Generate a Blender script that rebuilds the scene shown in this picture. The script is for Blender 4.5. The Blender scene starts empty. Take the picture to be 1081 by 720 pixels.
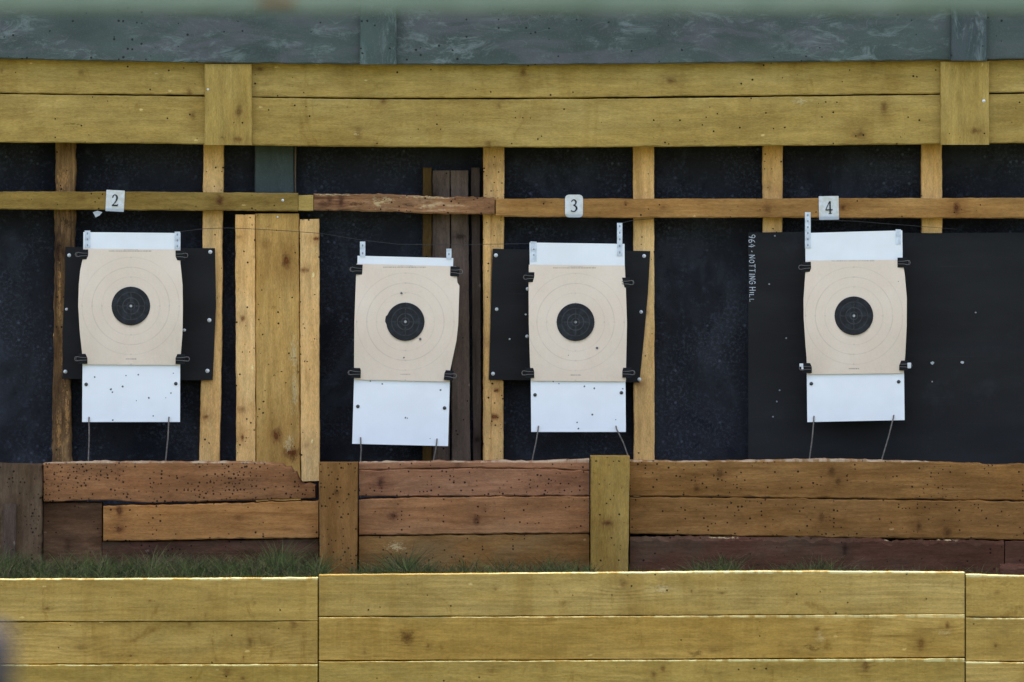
import bpy, math, random
from mathutils import noise as mnoise, Vector
R = random.Random(7)
PX = 0.0025            # metres per photo pixel at the target line
CZ = 1.75; D = 20.0
sc = bpy.context.scene
col = sc.collection

def S(Y): return (D + Y) / D
def wx(px, Y): return (px - 540.5) * PX * S(Y)
def wz(py, Y): return CZ + ((360 - py) * PX + (1.5 - CZ)) * S(Y)
def n1(t, seed, f=1.0): return mnoise.noise(Vector((t * f, seed * 7.31, seed * 1.7)))
def lin(poly, t):
    if t <= poly[0][0]: return poly[0][1]
    for (a, b), (c, d) in zip(poly, poly[1:]):
        if t <= c: return b + (d - b) * (t - a) / (c - a)
    return poly[-1][1]

# ---------------------------------------------------------------- materials
class NT:
    def __init__(s, name):
        s.m = bpy.data.materials.new(name); s.m.use_nodes = True
        s.t = s.m.node_tree; s.b = s.t.nodes['Principled BSDF']
        s.co = s.new('ShaderNodeTexCoord').outputs['Object']
    def new(s, k, **p):
        n = s.t.nodes.new(k)
        for a, v in p.items(): setattr(n, a, v)
        return n
    def put(s, sock, v):
        if isinstance(v, bpy.types.NodeSocket): s.t.links.new(v, sock)
        elif isinstance(v, (tuple, list)) and len(v) == 3 and sock.type == 'RGBA': sock.default_value = (*v, 1)
        else: sock.default_value = v
    def m_(s, op, a, b=None, c=None, clamp=False):
        n = s.new('ShaderNodeMath', operation=op, use_clamp=clamp); s.put(n.inputs[0], a)
        if b is not None: s.put(n.inputs[1], b)
        if c is not None: s.put(n.inputs[2], c)
        return n.outputs[0]
    def v_(s, op, a, b=None):
        n = s.new('ShaderNodeVectorMath', operation=op); s.put(n.inputs[0], a)
        if b is not None: s.put(n.inputs[1], b)
        return n.outputs['Value'] if op in ('LENGTH', 'DISTANCE') else n.outputs[0]
    def mp(s, loc=(0, 0, 0), sca=(1, 1, 1), src=None):
        return s.v_('ADD', s.v_('MULTIPLY', src or s.co, sca), loc)
    def noise(s, vec, scale=1.0, det=3, rough=.55, dist=0.0):
        n = s.new('ShaderNodeTexNoise'); s.put(n.inputs['Vector'], vec); n.inputs['Scale'].default_value = scale
        n.inputs['Detail'].default_value = det; n.inputs['Roughness'].default_value = rough
        n.inputs['Distortion'].default_value = dist
        return n.outputs[0]
    def rng(s, v, a, b, c=0.0, d=1.0):
        n = s.new('ShaderNodeMapRange'); n.interpolation_type = 'SMOOTHSTEP'
        s.put(n.inputs[0], v)
        for i, q in zip((1, 2, 3, 4), (a, b, c, d)): s.put(n.inputs[i], q)
        return n.outputs[0]
    def mix(s, f, a, b, mode='MIX'):
        n = s.new('ShaderNodeMix', data_type='RGBA', blend_type=mode)
        s.put(n.inputs[0], f); s.put(n.inputs[6], a); s.put(n.inputs[7], b)
        return n.outputs[2]
    def xyz(s):
        n = s.new('ShaderNodeSeparateXYZ'); s.put(n.inputs[0], s.co); return n.outputs
    def vor(s, vec, scale):
        n = s.new('ShaderNodeTexVoronoi', voronoi_dimensions='2D')
        sp = s.new('ShaderNodeSeparateXYZ'); s.put(sp.inputs[0], vec)
        cb = s.new('ShaderNodeCombineXYZ'); s.put(cb.inputs[0], sp.outputs[0]); s.put(cb.inputs[1], sp.outputs[2]); vec = cb.outputs[0]
        s.put(n.inputs['Vector'], vec); n.inputs['Scale'].default_value = scale
        return n.outputs['Distance'], n.outputs['Color']
    def bump(s, h, strength=.3, dist=.002, prev=None):
        n = s.new('ShaderNodeBump'); n.inputs['Strength'].default_value = strength
        n.inputs['Distance'].default_value = dist; s.put(n.inputs['Height'], h)
        if prev is not None: s.put(n.inputs['Normal'], prev)
        return n.outputs[0]
    def out(s, colr, rough=.8, normal=None, spec=.25):
        s.put(s.b.inputs['Base Color'], colr); s.put(s.b.inputs['Roughness'], rough)
        s.b.inputs['Specular IOR Level'].default_value = spec
        if normal is not None: s.put(s.b.inputs['Normal'], normal)
        return s.m

def holes_mask(N, seed, dens, cell=0.0098, r=0.19):
    dens = dens * .62
    """scattered bullet holes: 0..1 mask. dens 0..1; patchy."""
    flat = N.v_('MULTIPLY', N.co, (1, 0, 1))
    flat = N.v_('ADD', flat, (seed * 1.37, 0, seed * .71))
    d, c = N.vor(flat, 1 / cell)
    sx = N.new('ShaderNodeSeparateXYZ'); N.put(sx.inputs[0], c)
    pat = N.noise(flat, 7, 2)
    thr = N.m_('SUBTRACT', 1.0, N.m_('MULTIPLY', N.rng(pat, .36, .66, .12, 1.5), dens))
    keep = N.m_('GREATER_THAN', sx.outputs[0], thr)
    rr = N.m_('MULTIPLY_ADD', sx.outputs[1], r * 1.15, r * .38)
    edge = N.noise(flat, 900, 1)
    dd = N.m_('MULTIPLY_ADD', edge, r * .7, N.m_('SUBTRACT', d, r * .35))
    inside = N.rng(N.m_('DIVIDE', dd, rr), 1.12, .82)
    return N.m_('MULTIPLY', inside, keep)

WOODS = {                       # base, dark grain, light, knot
 'yellow': ((.405, .265, .072), (.310, .190, .046), (.480, .338, .112), (.170, .090, .026)),
 'pine': ((.800, .460, .165), (.620, .310, .085), (.860, .570, .250), (.180, .060, .022)),
 'pineol': ((.490, .280, .080), (.360, .180, .042), (.590, .370, .125), (.130, .044, .014)),
 'brown': ((.280, .130, .054), (.190, .078, .029), (.345, .178, .082), (.070, .030, .015)),
 'red': ((.285, .135, .068), (.185, .076, .036), (.355, .190, .102), (.070, .030, .017)),
 'tan': ((.225, .110, .034), (.160, .072, .019), (.285, .150, .052), (.075, .034, .012)),
 'orange': ((.330, .155, .050), (.235, .096, .026), (.400, .205, .074), (.100, .038, .015)),
 'dark': ((.105, .064, .036), (.050, .029, .017), (.165, .108, .066), (.024, .015, .010)),
 'dusk': ((.085, .037, .022), (.044, .020, .012), (.128, .066, .043), (.024, .012, .009)),
 'grey': ((.115, .078, .056), (.064, .042, .030), (.160, .115, .086), (.034, .021, .015)),
 'olive': ((.280, .172, .043), (.190, .104, .024), (.350, .232, .068), (.090, .036, .014)),
 'rail': ((.370, .185, .056), (.240, .102, .026), (.470, .265, .090), (.100, .036, .014)),
 'rotten': ((.210, .115, .048), (.050, .026, .014), (.520, .290, .110), (.030, .016, .010)),
 'redrail':((.310, .150, .066), (.110, .046, .022), (.580, .390, .210), (.060, .024, .014)),
}
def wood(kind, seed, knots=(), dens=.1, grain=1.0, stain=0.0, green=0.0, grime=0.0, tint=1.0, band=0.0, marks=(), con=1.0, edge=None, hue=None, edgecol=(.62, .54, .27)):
    """sawn timber; local X is the grain direction; knots = [(x, z, radius)] in local metres"""
    N = NT('timber_' + kind)
    A, Bc, L, K = WOODS[kind]
    off = (seed * 3.17 % 41, seed * 1.93 % 37, seed * 5.71 % 29)
    c = N.mp(off)
    o = N.xyz()
    wob = N.noise(N.mp(off, (1.3, 1, 9)), 1, 3)
    z = N.m_('MULTIPLY_ADD', wob, .075 * grain, o[2])
    kmask = None; halo = None
    for (kx, kz, kr) in knots:
        dv = N.v_('SUBTRACT', N.v_('MULTIPLY', N.co, (1, 0, 1)), (kx, 0, kz))
        q = N.v_('LENGTH', N.v_('MULTIPLY', dv, (1 / (5.0 * kr), 0, 1 / (2.6 * kr))))
        g = N.m_('POWER', 2.718, N.m_('MULTIPLY', N.m_('MULTIPLY', q, q), -1.0))
        z = N.m_('MULTIPLY_ADD', g, kr * 1.9, z)
        kn = .15 + .82 * abs(math.sin(kx * 91.7 + kz * 57.3 + seed)) ** 1.5; ks = .55 + .55 * abs(math.sin(kx * 31 + kz * 77))
        d = N.v_('LENGTH', N.v_('MULTIPLY', dv, (ks / kr, 0, (1.65 - ks) / kr)))
        d = N.m_('MULTIPLY_ADD', N.noise(N.mp(off, (1, 1, 1.6)), 70, 4, .6), 1.6, N.m_('SUBTRACT', d, .8))
        kr_ = N.rng(N.m_('SINE', N.m_('MULTIPLY', d, 9.0)), -1, 1, .72, 1.0)
        km = N.m_('MULTIPLY', N.rng(d, 1.15, .25, 0, min(1, kn * 1.15)), kr_)
        hm = N.rng(d, 4.2, .3, 0, .5 * kn)
        kmask = km if kmask is None else N.m_('MAXIMUM', kmask, km)
        halo = hm if halo is None else N.m_('MAXIMUM', halo, hm)
    ring = N.m_('SINE', N.m_('MULTIPLY', z, 2 * math.pi / .0135))
    ring = N.rng(ring, -.6, 1.0)
    fade = N.rng(N.noise(N.mp(off, (2, 2, 14)), 1, 2), .38, .68)
    if halo is not None: fade = N.m_('MAXIMUM', fade, N.m_('MULTIPLY', halo, 2.2, clamp=True))
    ring = N.m_('MULTIPLY', ring, fade)
    fib = N.noise(N.mp(off, (14, 60, 420)), 1, 4, .65)
    blot = N.noise(N.mp(off, (2.2, 3, 9)), 1, 4, .6)
    cc = N.mix(N.m_('MULTIPLY', ring, min(1, .34 * con)), A, Bc)
    cc = N.mix(N.rng(fib, .47, .75, 0, .5), cc, Bc)
    cc = N.mix(N.rng(fib, .47, .22, 0, .5), cc, L)
    mid = N.noise(N.mp(off, (9, 9, 34)), 1, 5, .7)
    cc = N.mix(N.rng(mid, .50, .74, 0, min(1, .55 * con)), cc, Bc)
    cc = N.mix(N.rng(mid, .46, .28, 0, min(1, .35 * con)), cc, L)
    drt = N.noise(N.mp(off, (1, 1, 1.3)), 55, 4, .75)
    cc = N.mix(N.rng(drt, .57, .76, 0, .6), cc, tuple(v * .6 for v in Bc))
    cc = N.mix(N.rng(blot, .45, .75, 0, .75), cc, L)
    cc = N.mix(N.rng(blot, .48, .25, 0, .75), cc, Bc)
    strk = N.noise(N.mp(off, (3.5, 8, 95)), 1, 4, .6)
    cc = N.mix(N.rng(strk, .55, .74, 0, min(1, .5 * con)), cc, Bc)
    big = N.noise(N.mp(off, (1, 1, 2)), 2.3, 2)
    cc = N.mix(N.rng(big, .4, .75, 0, .35), cc, tuple(v * .55 for v in A))
    if grime:
        gn = N.noise(N.mp(off, (7, 7, 16)), 1, 5, .7)
        cc = N.mix(N.rng(gn, .42, .70, 0, grime), cc, (.030, .022, .018))
    if stain:     # runs of dirt down across the grain
        st = N.noise(N.mp(off, (11, 3, 1.2)), 1, 4, .6, .4)
        cc = N.mix(N.rng(st, .52, .66, 0, stain), cc, Bc)
        st2 = N.noise(N.mp(off, (7, 3, 4)), 1.6, 5, .7, 1.2)
        cc = N.mix(N.rng(st2, .56, .72, 0, stain * 1.1), cc, N.mix(1.0, Bc, (.72, .62, .5), 'MULTIPLY'))
    if green:
        gn = N.noise(N.mp(off, (5, 5, 8)), 1.2, 4)
        cc = N.mix(N.rng(gn, .45, .72, 0, green), cc, (.07, .085, .05))
    if band:
        sm = N.noise(N.mp(off, (300, 1, 6)), 1, 1)
        cc = N.mix(N.rng(sm, .5, .8, 0, band), cc, L)
    if kmask is not None:
        cc = N.mix(halo, cc, tuple((a * .5 + b * .5) for a, b in zip(Bc, K)))
        cc = N.mix(kmask, cc, K)
    # pale scars and chipped spots
    sd, scol = N.vor(N.mp(off, (28, 0, 60)), 1.0)
    ss = N.new('ShaderNodeSeparateXYZ'); N.put(ss.inputs[0], scol)
    chip = N.m_('MULTIPLY', N.rng(N.m_('MULTIPLY_ADD', N.noise(c, 160, 3, .7), .5, N.m_('SUBTRACT', sd, .25)), .20, .06), N.m_('GREATER_THAN', ss.outputs[2], .988))
    cc = N.mix(N.m_('MULTIPLY', chip, .55), cc, tuple(min(1, v * 1.5 + .05) for v in L))
    for (mx, mz, sx_, sz_, kindm) in marks:   # hand-placed scars: pale or dark
        dv = N.v_('SUBTRACT', N.v_('MULTIPLY', N.co, (1, 0, 1)), (mx, 0, mz))
        d = N.v_('LENGTH', N.v_('MULTIPLY', dv, (1 / sx_, 0, 1 / sz_)))
        d = N.m_('MULTIPLY_ADD', N.noise(N.mp(off, (1, 1, 2.5)), 110, 4, .7), 4.4, N.m_('SUBTRACT', d, 2.0))
        cc = N.mix(N.rng(d, 1.0, .3, 0, .6), cc, {'pale': (.55, .43, .22), 'rust': (.50, .25, .085)}[kindm] if kindm in ('pale', 'rust') else tuple(v * .5 for v in K))
    hm = holes_mask(N, seed, dens) if dens else None
    hgt = N.m_('ADD', N.m_('MULTIPLY', fib, .5), N.m_('MULTIPLY', ring, .25))
    nrm = N.bump(hgt, .45, .0012)
    if hm is not None:
        cc = N.mix(N.m_('MULTIPLY', hm, .93), cc, (.012, .009, .007))
        nrm = N.bump(N.m_('MULTIPLY', hm, -1.0), .6, .002, nrm)
    m1 = N.noise(N.mp(off, (.28, 1, 1.7)), 26, 6, .74)
    cc = N.mix(1.0, cc, N.rng(m1, .30, .70, 1 - .19 * con ** .5, 1 + .19 * con ** .5), 'MULTIPLY')
    m2 = N.noise(N.mp(off, (110, 50, 430)), 1, 3, .8)
    cc = N.mix(1.0, cc, N.rng(m2, .32, .68, .87, 1.16), 'MULTIPLY')
    m3 = N.noise(N.mp(off, (1.1, 1, 3.2)), 3.1, 4, .6)
    cc = N.mix(N.rng(m3, .52, .72, 0, .5), cc, N.mix(1.0, cc, (.66, .60, .50), 'MULTIPLY'))
    m4 = N.noise(N.mp(off, (2.6, 1, 130)), 1, 2)      # drying cracks along the grain
    ck = N.m_('MULTIPLY', N.rng(m4, .70, .76), N.rng(N.noise(N.mp(off, (3, 1, 8)), 1.5, 2), .52, .66))
    cc = N.mix(N.m_('MULTIPLY', ck, .75), cc, tuple(v * .7 for v in K))
    if edge:      # pale upper arris: sunlit glow painted in, plus frayed and chipped fibres
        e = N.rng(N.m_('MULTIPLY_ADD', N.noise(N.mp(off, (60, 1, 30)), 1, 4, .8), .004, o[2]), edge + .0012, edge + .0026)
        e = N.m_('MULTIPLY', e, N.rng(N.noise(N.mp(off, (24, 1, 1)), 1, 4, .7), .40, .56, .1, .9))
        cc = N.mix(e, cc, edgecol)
    if hue: cc = N.mix(1.0, cc, hue, 'MULTIPLY')
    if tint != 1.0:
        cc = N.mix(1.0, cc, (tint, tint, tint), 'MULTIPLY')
    return N.out(cc, .9, nrm, .03)

def paint(seed, base=(.068, .088, .076), scuff=.6, dens=.05, purple=.5, pale=(.22, .26, .245)):
    N = NT('weathered_green_paint')
    off = (seed * 3.17, seed * 1.93, seed * 5.71)
    b1 = N.noise(N.mp(off, (3, 3, 7)), 1.4, 5, .6)
    cc = N.mix(N.rng(b1, .35, .7), base, tuple(v * .62 for v in base))
    b2 = N.noise(N.mp(off, (2.5, 2.5, 9)), 1.7, 5, .65, .6)
    cc = N.mix(N.rng(b2, .45, .64, 0, purple), cc, (.100, .096, .104))
    s1 = N.noise(N.mp(off, (10, 6, 26)), 1, 7, .80, .7)
    s2 = N.noise(N.mp(off, (3, 3, 5)), 1.2, 3)
    sm = N.m_('MULTIPLY', N.rng(s1, .49, .66), N.rng(s2, .38, .58))
    cc = N.mix(N.m_('MULTIPLY', sm, scuff), cc, pale)
    wv = N.noise(N.mp(off, (3.2, 1, 7.5)), 1, 2, .5, 1.6)     # long curved wipe marks
    ln = N.rng(N.m_('ABSOLUTE', N.m_('SUBTRACT', N.m_('FRACT', N.m_('MULTIPLY', wv, 9.0)), .5)), .05, .0)
    ln = N.m_('MULTIPLY', ln, N.rng(N.noise(N.mp(off, (5, 1, 9)), 1.1, 3), .45, .62, 0, .42 * scuff))
    cc = N.mix(ln, cc, pale)
    fine = N.noise(N.mp(off), 240, 3)
    cc = N.mix(N.rng(fine, .5, .8, 0, .35), cc, tuple(v * 1.9 for v in base))
    hm = holes_mask(N, seed, dens, .012, .19)
    cc = N.mix(N.m_('MULTIPLY', hm, .95), cc, (.006, .006, .006))
    nrm = N.bump(N.m_('ADD', s1, fine), .35, .0015)
    return N.out(cc, .6, nrm, .3)

def rubber(seed=1.0, fl=1.0):
    N = NT('crumb_rubber')
    off = (seed, seed * 2, seed * 3)
    big = N.noise(N.mp(off), 2.6, 4, .6)
    cc = N.mix(N.rng(big, .35, .7), (.0130, .0130, .0150), (.0195, .0195, .0225))
    b2 = N.noise(N.mp(off, (1, 1, .6)), 5, 4, .6, .8)
    cc = N.mix(N.rng(b2, .50, .62, 0, .75), cc, (.027, .029, .034))
    cc = N.mix(N.rng(b2, .46, .32, 0, .7), cc, (.006, .007, .010))
    f1 = N.noise(N.mp(off), 120, 5, .75)
    patch = N.rng(N.noise(N.mp(off, (1, 1, 1)), 5.5, 3), .40, .62, .06, 1.0)
    cc = N.mix(N.m_('MULTIPLY', N.rng(f1, .47, .64, 0, .55 * fl), patch), cc, (.056, .062, .078))
    f2 = N.noise(N.mp(off), 30, 5, .75)
    cc = N.mix(N.rng(f2, .52, .70, 0, .75), cc, (.036, .041, .052))
    cc = N.mix(N.rng(f2, .46, .3, 0, .6), cc, (.007, .0075, .010))
    d, c = N.vor(N.mp(off, (1, 0, 1)), 60)
    s = N.new('ShaderNodeSeparateXYZ'); N.put(s.inputs[0], c)
    sp = N.m_('MULTIPLY', N.rng(d, .30, .1), N.m_('GREATER_THAN', s.outputs[0], .93))
    cc = N.mix(N.m_('MULTIPLY', sp, N.m_('MULTIPLY', patch, .6 * fl)), cc, (.09, .10, .125))
    nrm = N.bump(f1, .7, .004)
    return N.out(cc, .88, nrm, .12)

def plain(name, colr, rough=.6, metal=0.0, var=.12, spec=.3, scale=60):
    N = NT(name)
    n = N.noise(N.mp(), scale, 3)
    cc = N.mix(N.rng(n, .3, .7), tuple(v * (1 - var) for v in colr), tuple(min(1, v * (1 + var)) for v in colr))
    N.b.inputs['Metallic'].default_value = metal
    return N.out(cc, rough, N.bump(n, .15, .0005), spec)

def black_sheet_mat(seed, corr=0.0):
    N = NT('black_plastic_sheet')
    o = N.xyz()
    big = N.noise(N.mp((seed, 0, seed), (1, 1, 3)), 4, 4)
    cc = N.mix(N.rng(big, .35, .7), (.0115, .0105, .0100), (.0165, .0155, .0150))
    fl = N.noise(N.mp((seed, 0, 0)), 160, 3, .7)
    cc = N.mix(N.rng(fl, .62, .8, 0, .35), cc, (.06, .065, .075))
    sc_ = N.noise(N.mp((seed, 0, 0), (5, 1, 220)), 1, 3)
    cc = N.mix(N.rng(sc_, .62, .8, 0, .25), cc, (.05, .05, .055))
    h = fl
    nrm = N.bump(fl, .2, .001)
    if corr:
        w = N.noise(N.mp((seed, 0, 0), (.6, 1, 14)), 1, 4, .6)
        cc = N.mix(N.rng(w, .45, .7, 0, .4), cc, (.010, .010, .012))
        du = N.noise(N.mp((seed, 0, 4)), 7, 5, .7)
        cc = N.mix(N.rng(du, .55, .75, 0, .5), cc, (.030, .030, .032))
    return N.out(cc, .7, nrm, .18)

def board_white(seed):
    N = NT('white_corrugated_plastic')
    o = N.xyz()
    big = N.noise(N.mp((seed, 0, seed)), 9, 3)
    cc = N.mix(N.rng(big, .3, .7), (.800, .790, .765), (.850, .845, .820))
    fl = N.m_('SINE', N.m_('MULTIPLY', o[0], 2 * math.pi / .0045))
    cc = N.mix(N.rng(fl, -1, 1, 0, .03), cc, (.55, .60, .66))
    dirt = N.noise(N.mp((seed, 3, seed), (1, 1, 2)), 26, 5, .7)
    cc = N.mix(N.rng(dirt, .62, .82, 0, .35), cc, (.42, .40, .36))
    return N.out(cc, .55, N.bump(fl, .05, .0004), .3)

def paper_mat(seed, hx, holes):
    """printed buff target card: origin is the aiming mark's centre, units photo px via PX"""
    N = NT('printed_target_card')
    o = N.xyz()
    big = N.noise(N.mp((seed, 0, seed)), 8, 4)
    cc = N.mix(N.rng(big, .3, .72), (.750, .590, .440), (.800, .645, .490))
    fine = N.noise(N.mp((seed, 0, 0)), 260, 2)
    cc = N.mix(N.rng(fine, .4, .8, 0, .12), cc, (.48, .42, .35))
    rad = N.v_('LENGTH', N.v_('MULTIPLY', N.co, (1 / PX, 0, 1 / PX)))
    fade = N.rng(N.noise(N.mp((seed, 1, 2)), 40, 3), .25, .62, .25, 1.0)
    ink = None
    for r0, k in ((30.5, .12), (40.5, .22), (51.0, .13)):
        d = N.m_('ABSOLUTE', N.m_('SUBTRACT', rad, r0))
        q = N.rng(d, .75, .15, 0, k)
        ink = q if ink is None else N.m_('MAXIMUM', ink, q)
    zp = N.m_('MULTIPLY', o[2], 1 / PX); xp = N.m_('MULTIPLY', o[0], 1 / PX)
    def bar(z0, h, x0, w, k, f):
        a = N.rng(N.m_('ABSOLUTE', N.m_('SUBTRACT', zp, z0)), h, h * .4)
        b = N.rng(N.m_('ABSOLUTE', N.m_('SUBTRACT', xp, x0)), w, w - 1)
        n = N.rng(N.noise(N.mp((seed, 0, 0), (f, 0, 0)), 1, 2), .40, .52, 0, k)
        return N.m_('MULTIPLY', N.m_('MULTIPLY', a, b), n)
    for q in (bar(hx[0], .9, -1, 23, .62, 620), bar(hx[0] + 1.4, .5, 0, 8, .5, 500), bar(hx[1], .8, 0, 6, .8, 640)):
        ink = N.m_('MAXIMUM', ink, q)
    # figures printed on the axes, too small to read
    for ax, ay in ((xp, zp), (zp, xp)):
        a = N.rng(N.m_('ABSOLUTE', ay), 1.2, .6)
        n = N.rng(N.m_('FRACT', N.m_('MULTIPLY', N.m_('ABSOLUTE', ax), 1 / 10.3)), .80, .92, 0, .28)
        ink = N.m_('MAXIMUM', ink, N.m_('MULTIPLY', a, n))
    cc = N.mix(N.m_('MULTIPLY', ink, fade), cc, (.20, .155, .12))
    nrm = N.bump(N.noise(N.mp((seed, 0, 0), (1, 1, .4)), 11, 4, .6), .6, .012)
    return N.out(cc, .75, nrm, .2)

def mark_mat(seed):
    N = NT('printed_aiming_mark')
    o = N.xyz()
    cc = (.006, .0065, .008)
    n = N.noise(N.mp((seed, 0, 0)), 70, 4)
    cc = N.mix(N.rng(n, .4, .75), cc, (.019, .021, .026))
    rad = N.v_('LENGTH', N.v_('MULTIPLY', N.co, (1 / PX, 0, 1 / PX)))
    ink = None
    for r0, k in ((4.0, .07), (8.5, .09), (14.5, .06)):
        q = N.rng(N.m_('ABSOLUTE', N.m_('SUBTRACT', rad, r0)), .7, .1, 0, k)
        ink = q if ink is None else N.m_('MAXIMUM', ink, q)
    zp = N.m_('MULTIPLY', o[2], 1 / PX); xp = N.m_('MULTIPLY', o[0], 1 / PX)
    for ax, ay in ((xp, zp), (zp, xp)):
        a = N.rng(N.m_('ABSOLUTE', ay), .95, .35)
        f = N.rng(N.noise(N.mp((seed, 0, seed), (520, 0, 520)), 1, 1), .45, .6, 0, .1)
        a2 = N.rng(N.m_('ABSOLUTE', ax), 15.5, 14)
        ink = N.m_('MAXIMUM', ink, N.m_('MULTIPLY', N.m_('MULTIPLY', a, a2), f))
    ink = N.m_('MAXIMUM', ink, N.rng(rad, 1.6, 1.0, 0, .95))
    fade = N.rng(N.noise(N.mp((seed, 1, 2)), 90, 2), .3, .6, .4, 1.0)
    cc = N.mix(N.m_('MULTIPLY', ink, fade), cc, (.45, .43, .40))
    return N.out(cc, .6, None, .3)

# ---------------------------------------------------------------- object helpers
def link(name, me, parent=None, loc=(0, 0, 0), rot=(0, 0, 0)):
    o = bpy.data.objects.new(name, me); col.objects.link(o)
    o.location = loc; o.rotation_euler = rot
    if parent is not None:
        o.parent = parent; o.location = Vector(loc) - parent.location
    return o
def mesh(name, V, F, mats, fm=None, smooth=False):
    me = bpy.data.meshes.new(name); me.from_pydata(V, [], F); 
    for m in (mats if isinstance(mats, (list, tuple)) else [mats]): me.materials.append(m)
    if fm: me.polygons.foreach_set('material_index', fm)
    if smooth: me.polygons.foreach_set('use_smooth', [True] * len(me.polygons))
    me.update(); return me
def tag(o, label=None, cat=None, group=None, kind=None):
    if label: o['label'] = label
    if cat: o['category'] = cat
    if group: o['group'] = group
    if kind: o['kind'] = kind
    return o
def thing(name, label, cat, loc=(0, 0, 0), group=None):
    o = bpy.data.objects.new(name, None); col.objects.link(o); o.location = loc
    return tag(o, label, cat, group)

def autoknots(L, lo, hi, seed, n, rmin=.006, rmax=.013):
    r = random.Random(seed * 13 + 5); out = []
    for _ in range(n):
        out.append((r.uniform(-.46, .46) * L, r.uniform(lo * .7, hi * .7), r.uniform(rmin, rmax)))
    return out

def plank(name, parent, Y, thick, ends, A, B, kind='yellow', seed=1, vertical=False, knots=None, nk=1, chamfer=.003,
          rough=.0006, warp=.0008, fray=0.0, jag=0.0, mat=None, label=None, marks=(), **mk):
    """A board seen from the front. horizontal: ends=(x0,x1), A/B = top/bottom polylines [(px,py)].
    vertical: ends=(y0,y1), A/B = left/right polylines [(py,px)]. Front face at Y, going back by thick."""
    s0, s1 = ends
    mid = (s0 + s1) / 2
    if not isinstance(A, (list, tuple)): A = [(s0, A)]
    if not isinstance(B, (list, tuple)): B = [(s0, B)]
    cm = (lin(A, mid) + lin(B, mid)) / 2
    k = PX * S(Y); L = abs(s1 - s0) * k
    n = max(6, int(L / .007)); V = []; F = []
    sg = 1 if vertical else -1
    for i in range(n + 1):
        t = i / n; s = s0 + (s1 - s0) * t; x = (s - mid) * k
        a = (lin(A, s) - cm) * k * sg; b = (lin(B, s) - cm) * k * sg   # horizontal: a = top(+)
        hi, lo = (b, a) if vertical else (a, b)
        w = n1(x, seed, 9) + .5 * n1(x, seed + 3, 40)
        hi += rough * (n1(x, seed + 9, 14) + .7 * n1(x, seed + 11, 70)) * 1.6 + fray * max(0, n1(x, seed + 5, 60)) * 1.5
        lo += rough * (n1(x, seed + 19, 14) + .7 * n1(x, seed + 21, 70)) * 1.6
        yo = warp * (1.5 * n1(x, seed + 31, 3) + n1(x, seed + 37, 11))
        c = chamfer * (1 + .8 * n1(x, seed + 41, 30) + .6 * n1(x, seed + 43, 120))
        c = max(.0006, c)
        ring = [(yo, lo + c), (yo, hi - c), (yo + c * .8, hi), (thick - .002, hi), (thick, hi - .002), (thick, lo + .002), (thick - .002, lo), (yo + c * .8, lo)]
        xs = x
        for (yy, zz) in ring:
            xx = x
            if jag and i in (0, n):
                xx += jag * (mnoise.noise(Vector((zz * 60, yy * 40, seed * 3.3 + i)))) * 1.5
            V.append((xx, yy, zz))
        if i:
            p = (i - 1) * 8; q = i * 8
            for j in range(8):
                j2 = (j + 1) % 8
                F.append((p + j, q + j, q + j2, p + j2))
    F.append(tuple(range(0, 8))); F.append(tuple(reversed(range(n * 8, n * 8 + 8))))
    halfw = abs(lin(A, mid) - lin(B, mid)) * k / 2
    if knots is None: kn = autoknots(L, -halfw, halfw, seed, nk)
    else: kn = []
    def loc_of(px, py):
        return ((py - mid) * k, (px - cm) * k) if vertical else ((px - mid) * k, (cm - py) * k)
    if knots is not None:
        for (px, py, rp) in knots:
            a, b = loc_of(px, py); kn.append((a, b, rp * k))
    mks = []
    for (px, py, sx_, sy_, kd) in marks:
        a, b = loc_of(px, py); mks.append((a, b, (sy_ if vertical else sx_) * k, (sx_ if vertical else sy_) * k, kd))
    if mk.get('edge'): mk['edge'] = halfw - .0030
    m = mat or wood(kind, seed, kn, marks=mks, **mk)
    me = mesh(name, V, F, m)
    import bmesh
    bm = bmesh.new(); bm.from_mesh(me); bmesh.ops.recalc_face_normals(bm, faces=bm.faces); bm.to_mesh(me); bm.free()
    if vertical: loc = (wx(cm, Y), Y, wz(mid, Y)); rot = (0, math.pi / 2, 0)
    else: loc = (wx(mid, Y), Y, wz(cm, Y)); rot = (0, 0, 0)
    o = link(name, me, parent, loc, rot)
    if label: o['label'] = label
    return o

def slab_outline(name, pts, Y, thick, mat, parent=None, bow=None, sub=1, origin=None, dots=(), dotmat=None):
    """flat sheet with a px outline (clockwise); origin px; front at Y"""
    ox, oy = origin or (sum(p[0] for p in pts) / len(pts), sum(p[1] for p in pts) / len(pts))
    k = PX * S(Y); V = []; n = len(pts)
    for (yy) in (0, thick):
        for (px, py) in pts: V.append(((px - ox) * k, yy, (oy - py) * k))
    F = [tuple(range(n)), tuple(reversed(range(n, 2 * n)))]
    for i in range(n):
        j = (i + 1) % n; F.append((i, n + i, n + j, j))
    fm = [0] * len(F); mats = [mat]
    if dots:
        mats.append(dotmat)
        for (px, py, rp) in dots:
            b = len(V); m_ = 9
            cx, cz = (px - ox) * k, (oy - py) * k
            rr = random.Random(int(px * 7 + py))
            for q in range(m_):
                a = q * 2 * math.pi / m_; r_ = rp * .82 * k * rr.uniform(.75, 1.2)
                V.append((cx + r_ * math.cos(a), -.0005, cz + r_ * math.sin(a)))
            F.append(tuple(range(b, b + m_))); fm.append(1)
    o = link(name, mesh(name, V, F, mats, fm), parent, (wx(ox, Y), Y, wz(oy, Y)))
    return o

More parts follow.
